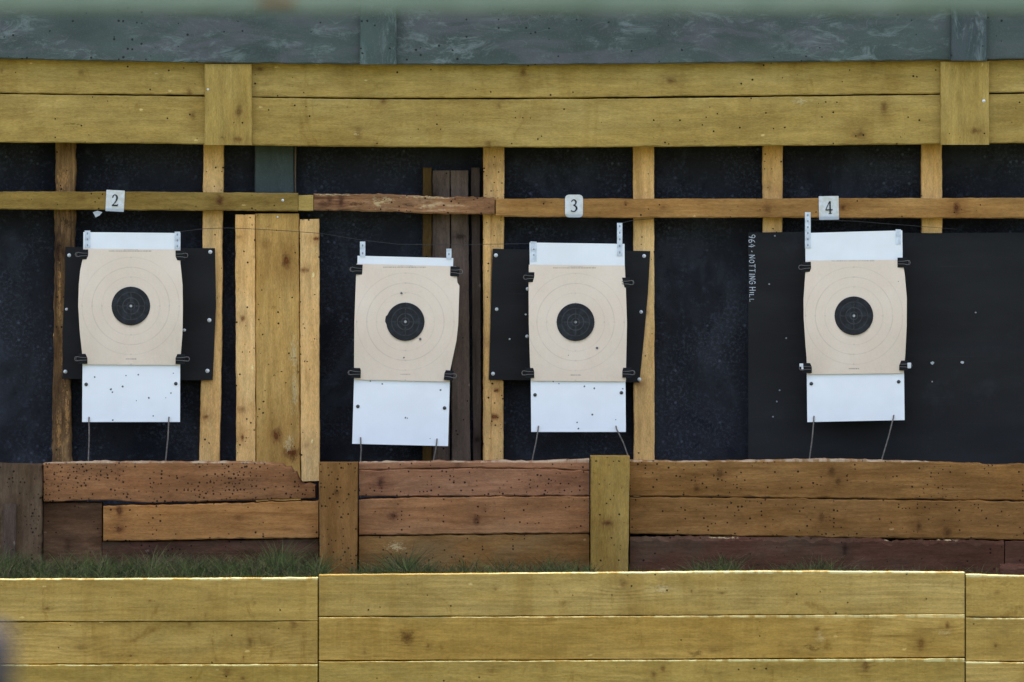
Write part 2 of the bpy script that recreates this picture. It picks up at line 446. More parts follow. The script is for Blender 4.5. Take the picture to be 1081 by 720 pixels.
def tube(name, pts, r, mat, parent=None, sides=7, closed=False):
    """round wire through world points"""
    P = [Vector(p) for p in pts]; o0 = P[0].copy(); V = []; F = []
    n = len(P)
    for i, p in enumerate(P):
        a = P[(i - 1) % n] if (closed or i) else p; b = P[(i + 1) % n] if (closed or i < n - 1) else p
        t = (b - a).normalized(); u = t.cross(Vector((.13, 1, .21))).normalized(); v = t.cross(u)
        for s in range(sides):
            an = s * 2 * math.pi / sides
            V.append(tuple(p - o0 + u * r * math.cos(an) + v * r * math.sin(an)))
    for i in range(n if closed else n - 1):
        for s in range(sides):
            s2 = (s + 1) % sides; j = (i + 1) % n
            F.append((i * sides + s, i * sides + s2, j * sides + s2, j * sides + s))
    if not closed:
        F.append(tuple(reversed(range(sides)))); F.append(tuple(range((n - 1) * sides, n * sides)))
    return link(name, mesh(name, V, F, mat, smooth=True), parent, tuple(o0))

def box(V, F, x0, x1, y0, y1, z0, z1):
    b = len(V)
    V += [(x0, y0, z0), (x1, y0, z0), (x1, y1, z0), (x0, y1, z0), (x0, y0, z1), (x1, y0, z1), (x1, y1, z1), (x0, y1, z1)]
    F += [tuple(b + i for i in f) for f in ((0, 3, 2, 1), (4, 5, 6, 7), (0, 1, 5, 4), (1, 2, 6, 5), (2, 3, 7, 6), (3, 0, 4, 7))]

def bolt(parent, px, py, Y, rp=2.2, name='bolt', mat=None):
    """domed bolt head with washer, facing the camera"""
    k = PX * S(Y); r = rp * k; V = []; F = []
    prof = [(1.0, 0), (1.0, -.0012), (.72, -.0016), (.62, -.0034), (.3, -.0044)]
    for (f, y) in prof:
        for q in range(12):
            a = q * math.pi / 6; V.append((r * f * math.cos(a), y, r * f * math.sin(a)))
    for i in range(len(prof) - 1):
        for q in range(12):
            q2 = (q + 1) % 12; F.append((i * 12 + q, i * 12 + q2, i * 12 + 12 + q2, i * 12 + 12 + q))
    F.append(tuple(range(48, 60)))
    return link(name, mesh(name, V, F, mat or M_bolt, smooth=False), parent, (wx(px, Y), Y, wz(py, Y)))

def ribbon(V, F, pts, y=0.0, closed=False):
    """pts: [(x,z,width)] flat brush stroke"""
    n = len(pts); b = len(V)
    for i, (x, z, w) in enumerate(pts):
        a = pts[max(0, i - 1)]; c = pts[min(n - 1, i + 1)]
        dx, dz = c[0] - a[0], c[1] - a[1]; l = math.hypot(dx, dz) or 1
        nx, nz = -dz / l, dx / l
        V.append((x + nx * w / 2, y, z + nz * w / 2)); V.append((x - nx * w / 2, y, z - nz * w / 2))
    for i in range(n - 1):
        F.append((b + 2 * i, b + 2 * i + 1, b + 2 * i + 3, b + 2 * i + 2))

def smooth_path(pts, m=6):
    out = []
    n = len(pts)
    for i in range(n - 1):
        p0, p1, p2, p3 = pts[max(0, i - 1)], pts[i], pts[i + 1], pts[min(n - 1, i + 2)]
        for s in range(m):
            t = s / m
            out.append(tuple(.5 * ((2 * b) + (-a + c) * t + (2 * a - 5 * b + 4 * c - d) * t * t + (-a + 3 * b - 3 * c + d) * t ** 3)
                             for a, b, c, d in zip(p0, p1, p2, p3)))
    out.append(pts[-1]); return out

# ---------------------------------------------------------------- shared materials
M_bolt = plain('zinc_bolt', (.62, .62, .60), .45, .3)
M_screw = plain('dull_screw', (.07, .065, .06), .5, .6)
M_nail = plain('bright_nail', (.75, .74, .70), .4, .2)
M_steel = plain('galvanised_strip', (.60, .63, .66), .5, .25, .2)
M_wire = plain('rusty_wire', (.20, .17, .14), .6, .5, .3, scale=200)
M_thin = plain('dark_twine', (.045, .042, .040), .8)
M_clip = plain('black_enamel', (.007, .007, .008), .6, 0, .1, .2)
M_clipw = plain('clip_wire', (.17, .155, .14), .5, .6)
M_clipwhite = plain('white_clip_grip', (.62, .62, .60), .5)
M_hole = plain('bullet_hole', (.12, .115, .12), .9)
M_holeg = plain('grey_pockmark', (.30, .30, .31), .9)
M_ink = plain('black_ink', (.012, .012, .014), .6)
M_chalk = plain('white_marker', (.46, .48, .50), .9, 0, .5, .1, 500)
M_flake = plain('torn_white_plastic', (.42, .43, .42), .7)

# ---------------------------------------------------------------- setting
def grid(name, x0, x1, y0, y1, nx, ny, zf, mat, kind='structure'):
    V = []; F = []
    for j in range(ny + 1):
        for i in range(nx + 1):
            x = x0 + (x1 - x0) * i / nx; y = y0 + (y1 - y0) * j / ny
            V.append((x, y, zf(x, y)))
    for j in range(ny):
        for i in range(nx):
            a = j * (nx + 1) + i; F.append((a, a + 1, a + nx + 2, a + nx + 1))
    o = link(name, mesh(name, V, F, mat, smooth=True)); tag(o, kind=kind); return o

def turf(name, a, b, s=1.0):
    N = NT(name); n = N.noise(N.mp(), 1.2 * s, 5); f = N.noise(N.mp(), 60 * s, 4, .7)
    cc = N.mix(N.rng(n, .35, .7), a, b); cc = N.mix(N.rng(f, .4, .75, 0, .6), cc, tuple(v * .45 for v in a))
    return N.out(cc, .95, N.bump(f, .8, .02), .1)
M_ground = turf('mown_grass', (.085, .105, .035), (.13, .125, .055))
M_soil = turf('damp_soil', (.040, .032, .022), (.024, .022, .015), 3)
FY = -1.10        # front fence face
SY = -.50         # sleeper wall face
grid('ground', -400, 400, -400, 400, 40, 40, lambda x, y: 0.0, M_ground)
grid('firing_path', -3, 3, -24, -18.6, 6, 6, lambda x, y: .004, plain('worn_gravel_path', (.23, .21, .18), .95, 0, .3, .1, 120))
# raised soil bank held up by the fence; and the pit behind the sleepers
grid('soil_bank', -2.3, 2.3, -1.052, -.502, 240, 30,
     lambda x, y: .895 + .012 * mnoise.noise(Vector((x * 6, y * 6, 1))) + .03 * max(0, (y + .62)) + (.012 if x < -.45 else -.006), M_soil)
grid('pit_floor', -2.3, 2.3, -.40, .02, 80, 10, lambda x, y: 1.055 + .012 * mnoise.noise(Vector((x * 7, y * 7, 3))), M_soil)
for nm, ya, yb, zt_ in (('soil_body', FY + .058, SY + .094, .86), ('pit_soil', SY + .096, .06, 1.02)):
    V = []; F = []; box(V, F, -2.3, 2.3, ya, yb, -.05, zt_)
    tag(link(nm, mesh(nm, V, F, M_soil)), kind='structure')
# the earth backstop behind everything
grid('earth_backstop', -14, 14, .32, 9, 90, 40,
     lambda x, y: (min(3.6, (y - .3) * 1.25) if y > .3 else 0) + .12 * mnoise.noise(Vector((x, y, 2))) - .1,
     turf('rough_grass_bank', (.060, .080, .030), (.10, .10, .045)))

# ---------------------------------------------------------------- front fence
fence = thing('plank_fence', 'yellow-green plank fence along the bottom, holding up the grass strip', 'fence', (0, FY, 0))
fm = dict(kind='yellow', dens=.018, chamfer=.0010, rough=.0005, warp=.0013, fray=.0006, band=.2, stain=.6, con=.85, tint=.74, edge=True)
TL, TM, TR = (-110, 335.2), (336.8, 1018.2), (1019.8, 1200)
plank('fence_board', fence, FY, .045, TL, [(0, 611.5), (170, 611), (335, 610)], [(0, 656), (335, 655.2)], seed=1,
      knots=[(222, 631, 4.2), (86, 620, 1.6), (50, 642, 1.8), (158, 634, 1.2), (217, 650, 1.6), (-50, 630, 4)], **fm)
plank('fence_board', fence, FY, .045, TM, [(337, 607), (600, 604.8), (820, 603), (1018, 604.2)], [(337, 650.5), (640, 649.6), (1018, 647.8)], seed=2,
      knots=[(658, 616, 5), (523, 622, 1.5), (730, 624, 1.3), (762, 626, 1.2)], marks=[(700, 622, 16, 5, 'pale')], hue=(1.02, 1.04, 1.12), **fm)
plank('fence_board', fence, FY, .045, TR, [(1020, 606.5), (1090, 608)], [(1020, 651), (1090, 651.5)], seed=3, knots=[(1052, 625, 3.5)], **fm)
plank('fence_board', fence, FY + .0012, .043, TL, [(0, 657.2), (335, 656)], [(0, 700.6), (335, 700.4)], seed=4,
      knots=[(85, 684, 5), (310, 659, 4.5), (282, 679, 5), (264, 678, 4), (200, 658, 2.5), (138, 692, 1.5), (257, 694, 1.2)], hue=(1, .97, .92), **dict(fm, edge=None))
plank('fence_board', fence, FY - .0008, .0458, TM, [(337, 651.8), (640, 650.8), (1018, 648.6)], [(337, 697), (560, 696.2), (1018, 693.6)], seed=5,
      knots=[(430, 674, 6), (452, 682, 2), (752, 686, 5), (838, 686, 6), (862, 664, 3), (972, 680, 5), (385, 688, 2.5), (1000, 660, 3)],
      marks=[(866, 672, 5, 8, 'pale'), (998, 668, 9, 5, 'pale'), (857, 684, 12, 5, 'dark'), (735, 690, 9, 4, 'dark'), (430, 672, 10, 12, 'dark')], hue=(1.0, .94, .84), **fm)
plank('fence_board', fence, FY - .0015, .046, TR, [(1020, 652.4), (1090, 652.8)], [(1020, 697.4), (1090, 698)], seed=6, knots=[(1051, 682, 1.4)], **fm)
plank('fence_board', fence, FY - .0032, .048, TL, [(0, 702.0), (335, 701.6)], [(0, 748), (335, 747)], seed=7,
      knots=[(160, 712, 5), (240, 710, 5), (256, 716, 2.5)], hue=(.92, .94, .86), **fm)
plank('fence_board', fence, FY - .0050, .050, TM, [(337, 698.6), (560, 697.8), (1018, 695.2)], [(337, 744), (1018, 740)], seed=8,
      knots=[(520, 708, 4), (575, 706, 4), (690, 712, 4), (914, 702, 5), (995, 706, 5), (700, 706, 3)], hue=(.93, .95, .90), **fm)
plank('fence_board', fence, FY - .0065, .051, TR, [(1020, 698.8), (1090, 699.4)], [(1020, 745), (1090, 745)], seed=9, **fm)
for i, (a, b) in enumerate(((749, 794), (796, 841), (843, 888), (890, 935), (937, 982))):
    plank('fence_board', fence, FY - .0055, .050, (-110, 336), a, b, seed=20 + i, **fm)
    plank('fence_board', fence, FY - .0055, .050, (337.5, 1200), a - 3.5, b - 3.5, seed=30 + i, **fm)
for q in (-60, 336, 1019, 1160):
    plank('post', fence, FY + .056, .07, (620, 1000), q - 18, q + 18, vertical=True, seed=q % 17 + 40, kind='olive', dens=0)

# ---------------------------------------------------------------- sleeper wall
wall = thing('sleeper_wall', 'brown shot-peppered sleeper wall behind the grass, below the hanging targets', 'wall', (0, SY, 0))
sm = dict(con=1.5, chamfer=.0028, rough=.0011, warp=.0020, fray=.0022)
plank('sleeper', wall, SY, .09, (46, 333), [(46, 489), (130, 487.5), (250, 488), (299, 490), (300, 493.5), (307, 493), (308, 499), (313, 498.5), (314, 506), (318, 508), (319, 512), (326, 511), (333, 512.5)],
      [(44, 529.5), (110, 528), (160, 531), (250, 528.5), (333, 526)], kind='brown', seed=51, edge=True, edgecol=(.42, .30, .19), dens=.95, nk=2, grime=.25, jag=.004, **sm)
plank('sleeper', wall, SY + .012, .078, (46, 107.5), [(46, 531), (107, 531)], [(46, 604), (107, 604)], kind='dark', seed=52, dens=.15, grime=.3, hue=(1, .85, .75), **sm)
plank('sleeper', wall, SY - .004, .094, (109, 336), [(109, 534), (200, 532.5), (336, 529)], [(109, 571.5), (336, 567.5)], kind='orange', seed=53, dens=.16,
      knots=[(126, 538, 5), (126, 559, 5), (252, 547, 4)], **sm)
plank('sleeper', wall, SY + .006, .084, (108, 336), [(108, 572.5), (336, 569)], [(108, 618), (336, 618)], kind='dusk', seed=54, dens=.14, grime=.3, green=.25, **sm)
plank('post', wall, SY - .05, .14, (490.5, 640), [(490, 0), (600, -1)], [(490, 44), (600, 43)], vertical=True, kind='dark', seed=55, dens=.35, grime=.35, green=.2,
      jag=.006, chamfer=.006, rough=.0015)
plank('cleat', wall, SY - .066, .014, (532, 640), [(532, 3), (600, 3)], [(532, 17), (600, 16)], vertical=True, kind='grey', seed=155, dens=.25, green=.15, grime=.2, tint=.8)
plank('post', wall, SY - .05, .14, (489, 650), [(489, 336.5), (600, 337.5)], [(489, 377.5), (600, 376.5)], vertical=True, kind='tan', seed=56, dens=.38,
      knots=[(356, 520, 4)], chamfer=.004, label='sleeper wall post left of centre, peppered tan timber')
plank('sleeper', wall, SY + .004, .086, (379, 622), [(379, 488), (500, 487), (570, 487), (622, 484.5)], [(379, 496), (500, 493.6), (590, 495.2), (622, 497)],
      kind='red', seed=57, edge=True, edgecol=(.42, .30, .19), dens=.65, nk=1, **sm)
plank('sleeper', wall, SY, .09, (379, 622), [(379, 496.8), (500, 494.4), (590, 496), (622, 497.8)], [(379, 524), (622, 523)], kind='red', seed=58, dens=.72, nk=1, grime=.15, **sm)
plank('sleeper', wall, SY - .002, .092, (379, 622), [(379, 527.5), (460, 525), (622, 524.2)], [(379, 565), (622, 562.6)], kind='brown', seed=59, dens=.14,
      knots=[(503, 550, 4.5), (415, 545, 5), (512, 538, 2)], **sm)
plank('sleeper', wall, SY + .002, .088, (379, 622), [(379, 566.4), (622, 563.6)], [(379, 618), (622, 618)], kind='tan', seed=60, dens=.22, green=.3, grime=.2,
      marks=[(418, 577, 12, 6, 'pale')], **sm)
plank('post', wall, SY - .05, .14, (482, 650), [(482, 623.5), (600, 623.5)], [(482, 665), (600, 663)], vertical=True, kind='olive', seed=61, dens=.20, grime=.12,
      chamfer=.004, tint=1.02, label='yellower post of the sleeper wall, right of centre')
plank('sleeper', wall, SY, .09, (665, 1200), [(665, 486), (720, 487.5), (800, 486.5), (860, 485), (900, 485.5), (960, 487), (1018, 489), (1036, 489), (1040, 491), (1060, 491), (1081, 490), (1200, 491)],
      [(665, 523.6), (800, 525), (1018, 527.6), (1200, 529)], kind='tan', seed=62, edge=True, edgecol=(.42, .30, .19), dens=.30,
      knots=[(760, 500, 5), (735, 515, 4), (878, 497, 5), (885, 508, 3.5)], **sm)
plank('sleeper', wall, SY - .002, .092, (665, 1200), [(665, 524.8), (800, 526.2), (1017, 528.8), (1200, 530.5)], [(665, 563.5), (800, 566), (1017, 569), (1200, 570)], kind='tan', seed=64, dens=.28,
      knots=[(775, 552, 4), (867, 546, 4), (1000, 562, 5), (970, 556, 4)], grime=.12, **sm)
plank('sleeper', wall, SY - .012, .102, (665, 1060), [(665, 567), (740, 567), (790, 567), (880, 568), (930, 568.5), (935, 571.5), (950, 571.5), (958, 569.5), (1060, 571.5)],
      [(665, 618), (1060, 618)], kind='dusk', seed=66, dens=.06, green=.25, chamfer=.010, rough=.0016, warp=.0025, fray=.005,
      marks=[(762, 567.6, 18, 1.2, 'pale'), (939, 570.5, 8, 1.6, 'pale'), (1000, 570, 16, 1.4, 'pale')], label='dark purple-brown bottom sleeper with a chipped top edge')
plank('sleeper', wall, SY - .012, .102, (1061, 1200), [(1061, 571.5), (1200, 573)], [(1061, 618), (1200, 618)], kind='dusk', seed=67, dens=.05, **sm)
log = thing('timber_offcut', 'short purple-brown timber offcut lying at the foot of the wall by the right edge', 'offcut', (wx(1080, -.75), -.75, .9))
plank('offcut_body', log, -.75, .10, (1057, 1120), [(1057, 597), (1120, 596)], [(1057, 612), (1120, 612)], kind='dusk', seed=68, dens=0, chamfer=.008, jag=.004)

# ---------------------------------------------------------------- rubber backing and dark sheets
def sheet(name, px0, px1, py0, py1, Y, th, mat, label, cat, group=None, pts=None, origin=None):
    o = slab_outline(name, pts or [(px0, py0), (px1, py0), (px1, py1), (px0, py1)], Y, th, mat, origin=origin)
    return tag(o, label, cat, group)
sheet('rubber_curtain', -300, 1380, -60, 560, 0.0, .02, rubber(2.0), 'blue-black speckled rubber curtain behind the timber studs and targets', 'rubber curtain')
bs = sheet('black_sheet', 0, 0, 0, 0, -.062, .006, black_sheet_mat(4, 1), 'wide matt black ribbed sheet behind target 4 with white writing down its left edge', 'black sheet',
      pts=[(790, 245.5), (860, 244.5), (980, 246), (1200, 245), (1200, 492), (790, 492)])
for (x, y) in ((984, 383), (1016, 382.5)):
    V = []; F = []
    rr = random.Random(x)
    pts = []
    for q in range(9):
        a = q * 2 * math.pi / 9; r_ = .0055 * rr.uniform(.5, 1.2)
        pts.append((r_ * math.cos(a), -.0008, r_ * .8 * math.sin(a)))
    link('torn_spot', mesh('torn_spot', pts, [tuple(reversed(range(9)))], M_flake), bs, (wx(x, -.062), -.0625, wz(y, -.062)))
for (x, y) in ((818, 249), (823, 412), (820, 424), (816, 440), (830, 357), (812, 300), (984, 403), (1030, 330)):
    bolt(bs, x, y, -.0622, .9, 'shot_mark', M_holeg)
GL = {'9': [[(.8, .62), (.5, .5), (.15, .62), (.15, .88), (.5, 1), (.8, .85), (.8, .5), (.55, 0)]],
      '6': [[(.8, .95), (.4, .8), (.15, .35), (.3, .03), (.7, .05), (.8, .3), (.5, .5), (.2, .35)]],
      '4': [[(.55, 1), (.1, .35), (.9, .38)], [(.68, .75), (.62, -.05)]],
      '-': [[(.2, .45), (.8, .5)]],
      'N': [[(.12, 0), (.15, .95)], [(.15, .95), (.8, .05)], [(.8, .05), (.85, 1)]],
      'O': [[(.5, .85), (.18, .6), (.2, .2), (.5, .05), (.82, .25), (.8, .65), (.5, .85)]],
      'T': [[(.05, .92), (.95, .96)], [(.5, .94), (.48, 0)]],
      'I': [[(.5, .9), (.48, .02)]],
      'G': [[(.85, .8), (.5, .97), (.15, .6), (.2, .15), (.6, .02), (.85, .25), (.85, .48), (.5, .46)]],
      'H': [[(.12, 0), (.15, 1)], [(.82, 0), (.85, 1)], [(.13, .5), (.83, .52)]],
      'L': [[(.15, .9), (.15, .05), (.8, .08)]]}
V = []; F = []; rr = random.Random(3); cy = 247.5
kx = PX * S(-.062)
for i, ch in enumerate('964 - NOTTING HILL'):
    if ch == ' ': cy += 2.0; continue
    adv = 2.6 if ch in 'I-' else 4.9
    hgt = 6.6 if i < 15 else 5.2
    for st in GL[ch]:
        pts = []
        for (u, v) in (smooth_path(st, 4) if len(st) > 3 else st):
            # reads downwards: letter right -> down, letter up -> right
            X = 790.4 + v * hgt + (cy - 247) * .012 + rr.uniform(-.15, .15); Y_ = cy + u * adv * .88
            pts.append(((X - 794) * kx, (287 - Y_) * kx, rr.uniform(.45, .9) * kx))
        ribbon(V, F, pts)
    cy += adv
link('writing', mesh('writing', V, F, M_chalk), bs, (wx(794, -.0632), -.0632, wz(287, -.0632)))

pa = sheet('black_backing', 0, 0, 0, 0, -.060, .005, black_sheet_mat(6), 'black panel with six pale bolts behind the target under number 2', 'black panel', 'black panels bolted behind targets',
      pts=[(69, 260.5), (150, 261.5), (227, 262), (228, 320), (226, 370), (224.5, 401.5), (150, 401), (66, 400), (66, 350), (68.5, 300)])
for (x, y, r_) in ((73, 269.5, 2.0), (70.2, 326.5, 1.5), (69, 392.3, 2.0), (222, 266, 2.1), (221, 338, 2.2), (219, 391.5, 2.2), (194.5, 348.5, 1.7)): bolt(pa, x, y, -.0602, r_)
pb = sheet('black_backing', 0, 0, 0, 0, -.060, .005, black_sheet_mat(9), 'black panel with pale bolts and a tilted left edge behind the target under number 3', 'black panel', 'black panels bolted behind targets',
      pts=[(520, 262.5), (560, 263.5), (620, 264), (686.5, 265), (684, 310), (680, 355), (675, 404), (620, 401.5), (560, 401.5), (516, 401), (518, 330)])
for (x, y, r_) in ((523.5, 269.5, 2.1), (524.3, 326.5, 1.8), (520.5, 394.5, 2.0), (680, 270.3, 2.0), (676.8, 329.3, 1.8), (675, 400.5, 2.0), (556.8, 305, 1.8), (555, 332, 1.1), (556.5, 355, 1.8), (538, 358, 1.0)): bolt(pb, x, y, -.0602, r_)
gp = tag(plank('green_plywood', None, -.030, .012, (140, 224), [(140, 269)], [(140, 310.5)], vertical=True, seed=71, mat=paint(71, (.050, .070, .064), .12, .06, .25)),
         'blue-green painted panel behind the rail, above the three upright pale boards', 'painted plywood')
tag(plank('thin_lath', None, -.034, .015, (140, 224), [(140, 311)], [(140, 312.6)], vertical=True, seed=72, kind='grey', dens=0, nk=0, chamfer=.0008),
    'thin pale brown lath along the right edge of the green painted panel', 'lath')

# ---------------------------------------------------------------- stud frame and rail
frame = thing('stud_wall_framing', 'upright pale studs crossed by one long horizontal rail in front of the black rubber', 'timber framing', (0, -.05, 1.0))
sd = dict(vertical=True, chamfer=.0022, rough=.0008, warp=.0006)
U0, U1 = 138, 525
plank('stud', frame, -.048, .042, (U0, U1), [(138, 58.5), (240, 58), (300, 57), (500, 54.5)], [(138, 80), (230, 79.5), (300, 77), (400, 74.5), (500, 75.5)], kind='rotten', seed=81, dens=.15,
      vertical=True, chamfer=.004, rough=.002, warp=.002, grain=1.4, grime=.45, con=2.6, marks=[(68, 380, 4, 40, 'rust'), (62, 455, 3, 30, 'rust'), (71, 440, 3, 36, 'rust'), (66, 190, 7, 16, 'rust'), (63, 310, 2, 40, 'rust'), (76, 420, 2, 40, 'dark'), (70, 235, 8, 8, 'dark')], label='dark rotten stud with torn orange-brown grain, leftmost')
plank('stud', frame, -.048, .042, (U0, U1), [(138, 215), (240, 214), (380, 212.5), (500, 210)], [(138, 236), (240, 235), (380, 234), (500, 231)], kind='pine', seed=82, dens=.10,
      knots=[(229, 176, 2), (222, 218, 1.3), (217, 440, 3)], tint=.9, **sd)
plank('stud', frame, -.048, .042, (U0, U1), [(138, 510), (520, 510)], [(138, 532.5), (520, 531)], kind='pine', seed=83, dens=.30,
      knots=[(523, 175, 5), (527, 240, 4), (522, 440, 4), (524, 412, 3)], tint=.95, grime=.18, **sd)
plank('batten', frame, -.0535, .005, (226, 487), [(226, 511)], [(226, 518.5)], kind='pine', seed=84, dens=.12, nk=1, tint=.95, **sd)
plank('stud', frame, -.048, .042, (U0, U1), [(138, 668), (300, 669), (500, 669)], [(138, 690.5), (500, 691)], kind='pine', seed=85, dens=.14,
      knots=[(675, 405, 3.5), (683, 330, 2)], tint=.92, **sd)
plank('stud', frame, -.048, .042, (U0, 262), [(138, 805), (260, 805.5)], [(138, 826.5), (260, 826)], kind='pine', seed=86, dens=.12,
      knots=[(813, 198, 6)], tint=.85, **sd)
plank('stud', frame, -.048, .042, (U0, 262), [(138, 973)], [(138, 994.5)], kind='pine', seed=87, dens=.06, nk=1, tint=.92, **sd)
RY = -.095
rd = dict(chamfer=.0028, rough=.0008, warp=.0008)
plank('rail', frame, RY, .045, (-110, 314.5), [(-110, 200), (0, 202), (170, 202.5), (314, 203.8)], [(-110, 219), (0, 221), (170, 222), (314, 223)], kind='olive', seed=91, dens=.07,
      knots=[(86, 209, 4.5), (232, 211, 5), (282, 213, 4), (20, 212, 2)], **rd)
plank('rail', frame, RY + .002, .043, (315, 330.6), [(315, 206)], [(315, 222.6)], kind='yellow', seed=94, dens=.02, nk=0, chamfer=.002, label='short pale olive piece let into the rail')
plank('rail', frame, RY + .004, .041, (331, 522), [(315, 204), (400, 205), (470, 208), (522, 208.3)], [(315, 222), (400, 223.5), (522, 227)], kind='redrail', seed=92, dens=.22,
      knots=[(360, 213, 3), (348, 212, 3), (450, 216, 2.5)], chamfer=.003, rough=.002, warp=.002, grain=1.5, grime=.35, fray=.003, con=2.2,
      marks=[(398, 214, 7, 8, 'pale'), (408, 211, 9, 4, 'pale'), (455, 208.4, 30, 2.2, 'pale'), (350, 205.6, 26, 1.4, 'pale'), (452, 218, 9, 2.5, 'pale'), (375, 215, 14, 3, 'dark'), (432, 217, 12, 3, 'dark')], label='weathered red-brown middle length of the rail with torn pale patches')
plank('rail', frame, RY, .045, (523.5, 1200), [(523, 209.5), (700, 209.8), (1081, 208.8), (1200, 208)], [(523, 228.5), (650, 230), (800, 229.8), (1081, 230.5), (1200, 230)], kind='rail', seed=93, dens=.09,
      knots=[(575, 213, 2), (660, 214, 2.5), (810, 220, 5), (700, 219, 3), (765, 212, 2), (1010, 219, 5), (890, 219, 3)], **rd)
bolt(frame, 298.5, 211.5, RY - .0015, 1.4, 'nail', M_nail)

# ---------------------------------------------------------------- upright boards, left group and dark group
ub = thing('upright_board_cluster', 'three knotty pale boards nailed upright between targets 2 and the next, one wide and two narrow', 'board cluster', (wx(292, -.08), -.08, 1.08))
ub['label'] = 'three knotty pale boards nailed side by side upright, right of the number 2 target'
plank('narrow_board', ub, -.084, .030, (226.5, 520), [(226, 248.3), (500, 249.5)], [(226, 269), (500, 269.8)], kind='pine', seed=101, dens=.16,
      knots=[(252, 250, 3), (256, 336, 3), (255, 432, 4), (256, 462, 2.5)], tint=.92, **sd)
plank('wide_board', ub, -.080, .026, (225.5, 530), [(225, 269.6), (500, 270.4)], [(225, 315.5), (500, 317)], kind='pineol', seed=102, dens=.10,
      knots=[(279.5, 257.5, 6), (302.5, 275.5, 6), (292, 460, 6), (308, 478, 7), (285, 238, 1.5)], marks=[(310, 372, 5, 26, 'pale'), (311, 415, 5, 26, 'pale'), (305, 468, 6, 10, 'pale'), (309, 483, 6, 7, 'dark'), (311, 378, 5, 1.2, 'dark'), (314, 390, 1, 14, 'dark')], grain=1.2, **sd)
plank('narrow_board', ub, -.087, .030, (231.5, 508.5), [(231, 316.5), (500, 317.8)], [(231, 336.8), (500, 337.5)], kind='pine', seed=103, dens=.14,
      knots=[(320, 285, 3.5), (334, 252, 2.5), (324, 470, 3)], tint=.90, grime=.12, jag=.004, **sd)
bolt(ub, 293, 229, -.0815, 1.1, 'nail', M_nail)
db = thing('dark_board_cluster', 'four dark weathered boards standing upright behind the rail, left of the number 3 target', 'board cluster', (wx(476, -.03), -.03, 1.08))
dd = dict(vertical=True, chamfer=.002, rough=.0008, grime=.3)
plank('dark_batten', db, -.040, .030, (177, 525), [(177, 446.2)], [(177, 455.6)], kind='olive', seed=111, dens=.04, nk=1, tint=.30, hue=(1, .92, 1.1), **dd)
plank('dark_board', db, -.036, .024, (180, 525), [(180, 456.4)], [(180, 474.8)], kind='grey', seed=112, dens=.05, con=1.5, **dd)
plank('dark_board', db, -.036, .024, (180, 525), [(180, 476.0), (500, 477)], [(180, 494.2), (500, 496.5)], kind='grey', seed=113, dens=.05, knots=[(486, 250, 4)], tint=1.1, **dd)
plank('dark_batten', db, -.040, .030, (177, 525), [(177, 497.2), (500, 499.5)], [(177, 506.5), (500, 508)], kind='grey', seed=114, dens=.04, nk=1, tint=.5, **dd)

# ---------------------------------------------------------------- yellow header
HY = -.14
head = thing('plank_header', 'pair of long yellow planks across the top with upright joint covers', 'header boards', (0, HY, 2.0))
hd = dict(kind='yellow', con=.8, stain=.45, chamfer=.003, rough=.0006, warp=.001, band=.1)
plank('header_board', head, HY, .08, (-110, 240), [(-110, 60), (0, 61), (240, 65)], [(-110, 97.5), (0, 98.2), (150, 99.6), (240, 100.6)], seed=121, dens=.05,
      knots=[(85, 76, 3.5), (170, 82, 3.5), (114, 83, 2), (200, 97, 3), (2, 75, 2)], marks=[(165, 78, 2, 2, 'pale'), (115, 73, 4, .8, 'pale')], **hd)
plank('header_board', head, HY, .08, (242, 1016), [(242, 65), (540, 68), (800, 66), (1016, 63)], [(242, 101.6), (400, 103.3), (600, 103), (720, 101.4), (1016, 98.6)], seed=122, dens=.03,
      knots=[(316, 88, 5), (552, 76, 4), (708, 85, 4), (803, 69, 5), (922, 68, 3.5), (274, 73, 3), (362, 72, 3)], **hd)
plank('header_board', head, HY, .08, (1018, 1200), [(1018, 64), (1200, 62)], [(1018, 98), (1200, 96)], seed=123, dens=.02, **hd)
plank('header_board', head, HY - .003, .083, (-110, 240), [(-110, 98.5), (0, 99.4), (240, 102.4)], [(-110, 149), (0, 150.2), (170, 151.4), (240, 152.6)], seed=124, dens=.035,
      knots=[(26, 116, 3.5), (204, 122, 4), (28, 143, 1.5)], marks=[(78, 131, 12, 1.6, 'dark')], **hd)
plank('header_board', head, HY - .003, .083, (242, 1016), [(242, 102.6), (400, 105), (600, 104.6), (740, 103.2), (1016, 99.8)], [(242, 153), (400, 155), (600, 155.4), (850, 153.6), (1016, 151.5)], seed=125, dens=.05,
      knots=[(378, 139, 6), (405, 107, 3.5), (535, 130, 2.5), (527, 112, 3), (516, 152, 4), (908, 142, 6), (933, 114, 5), (815, 115, 5)],
      marks=[(845, 107, 11, 4, 'pale'), (376, 141, 4, 3, 'pale')], **hd)
plank('header_board', head, HY - .003, .083, (1018, 1200), [(1018, 99.8), (1200, 98)], [(1018, 151.4), (1200, 150)], seed=126, dens=.02, **hd)
for (x0, x1, y0, y1, s_) in ((216, 265.8, 67.5, 153, 127), (993, 1044, 65, 152.8, 128)):
    plank('joint_cover', head, HY - .027, .023, (y0, y1), [(y0, x0)], [(y0, x1)], vertical=True, seed=s_, dens=.05, nk=2, kind='yellow', tint=1.06, chamfer=.0025, band=.1,
          marks=[(235, 145, 3, 2, 'dark')] if x0 < 300 else [])
bolt(head, 1038.5, 106.5, HY - .0285, 1.8, 'nail', M_nail); bolt(head, 219.5, 94.5, HY - .0285, 1.2, 'nail', M_nail)

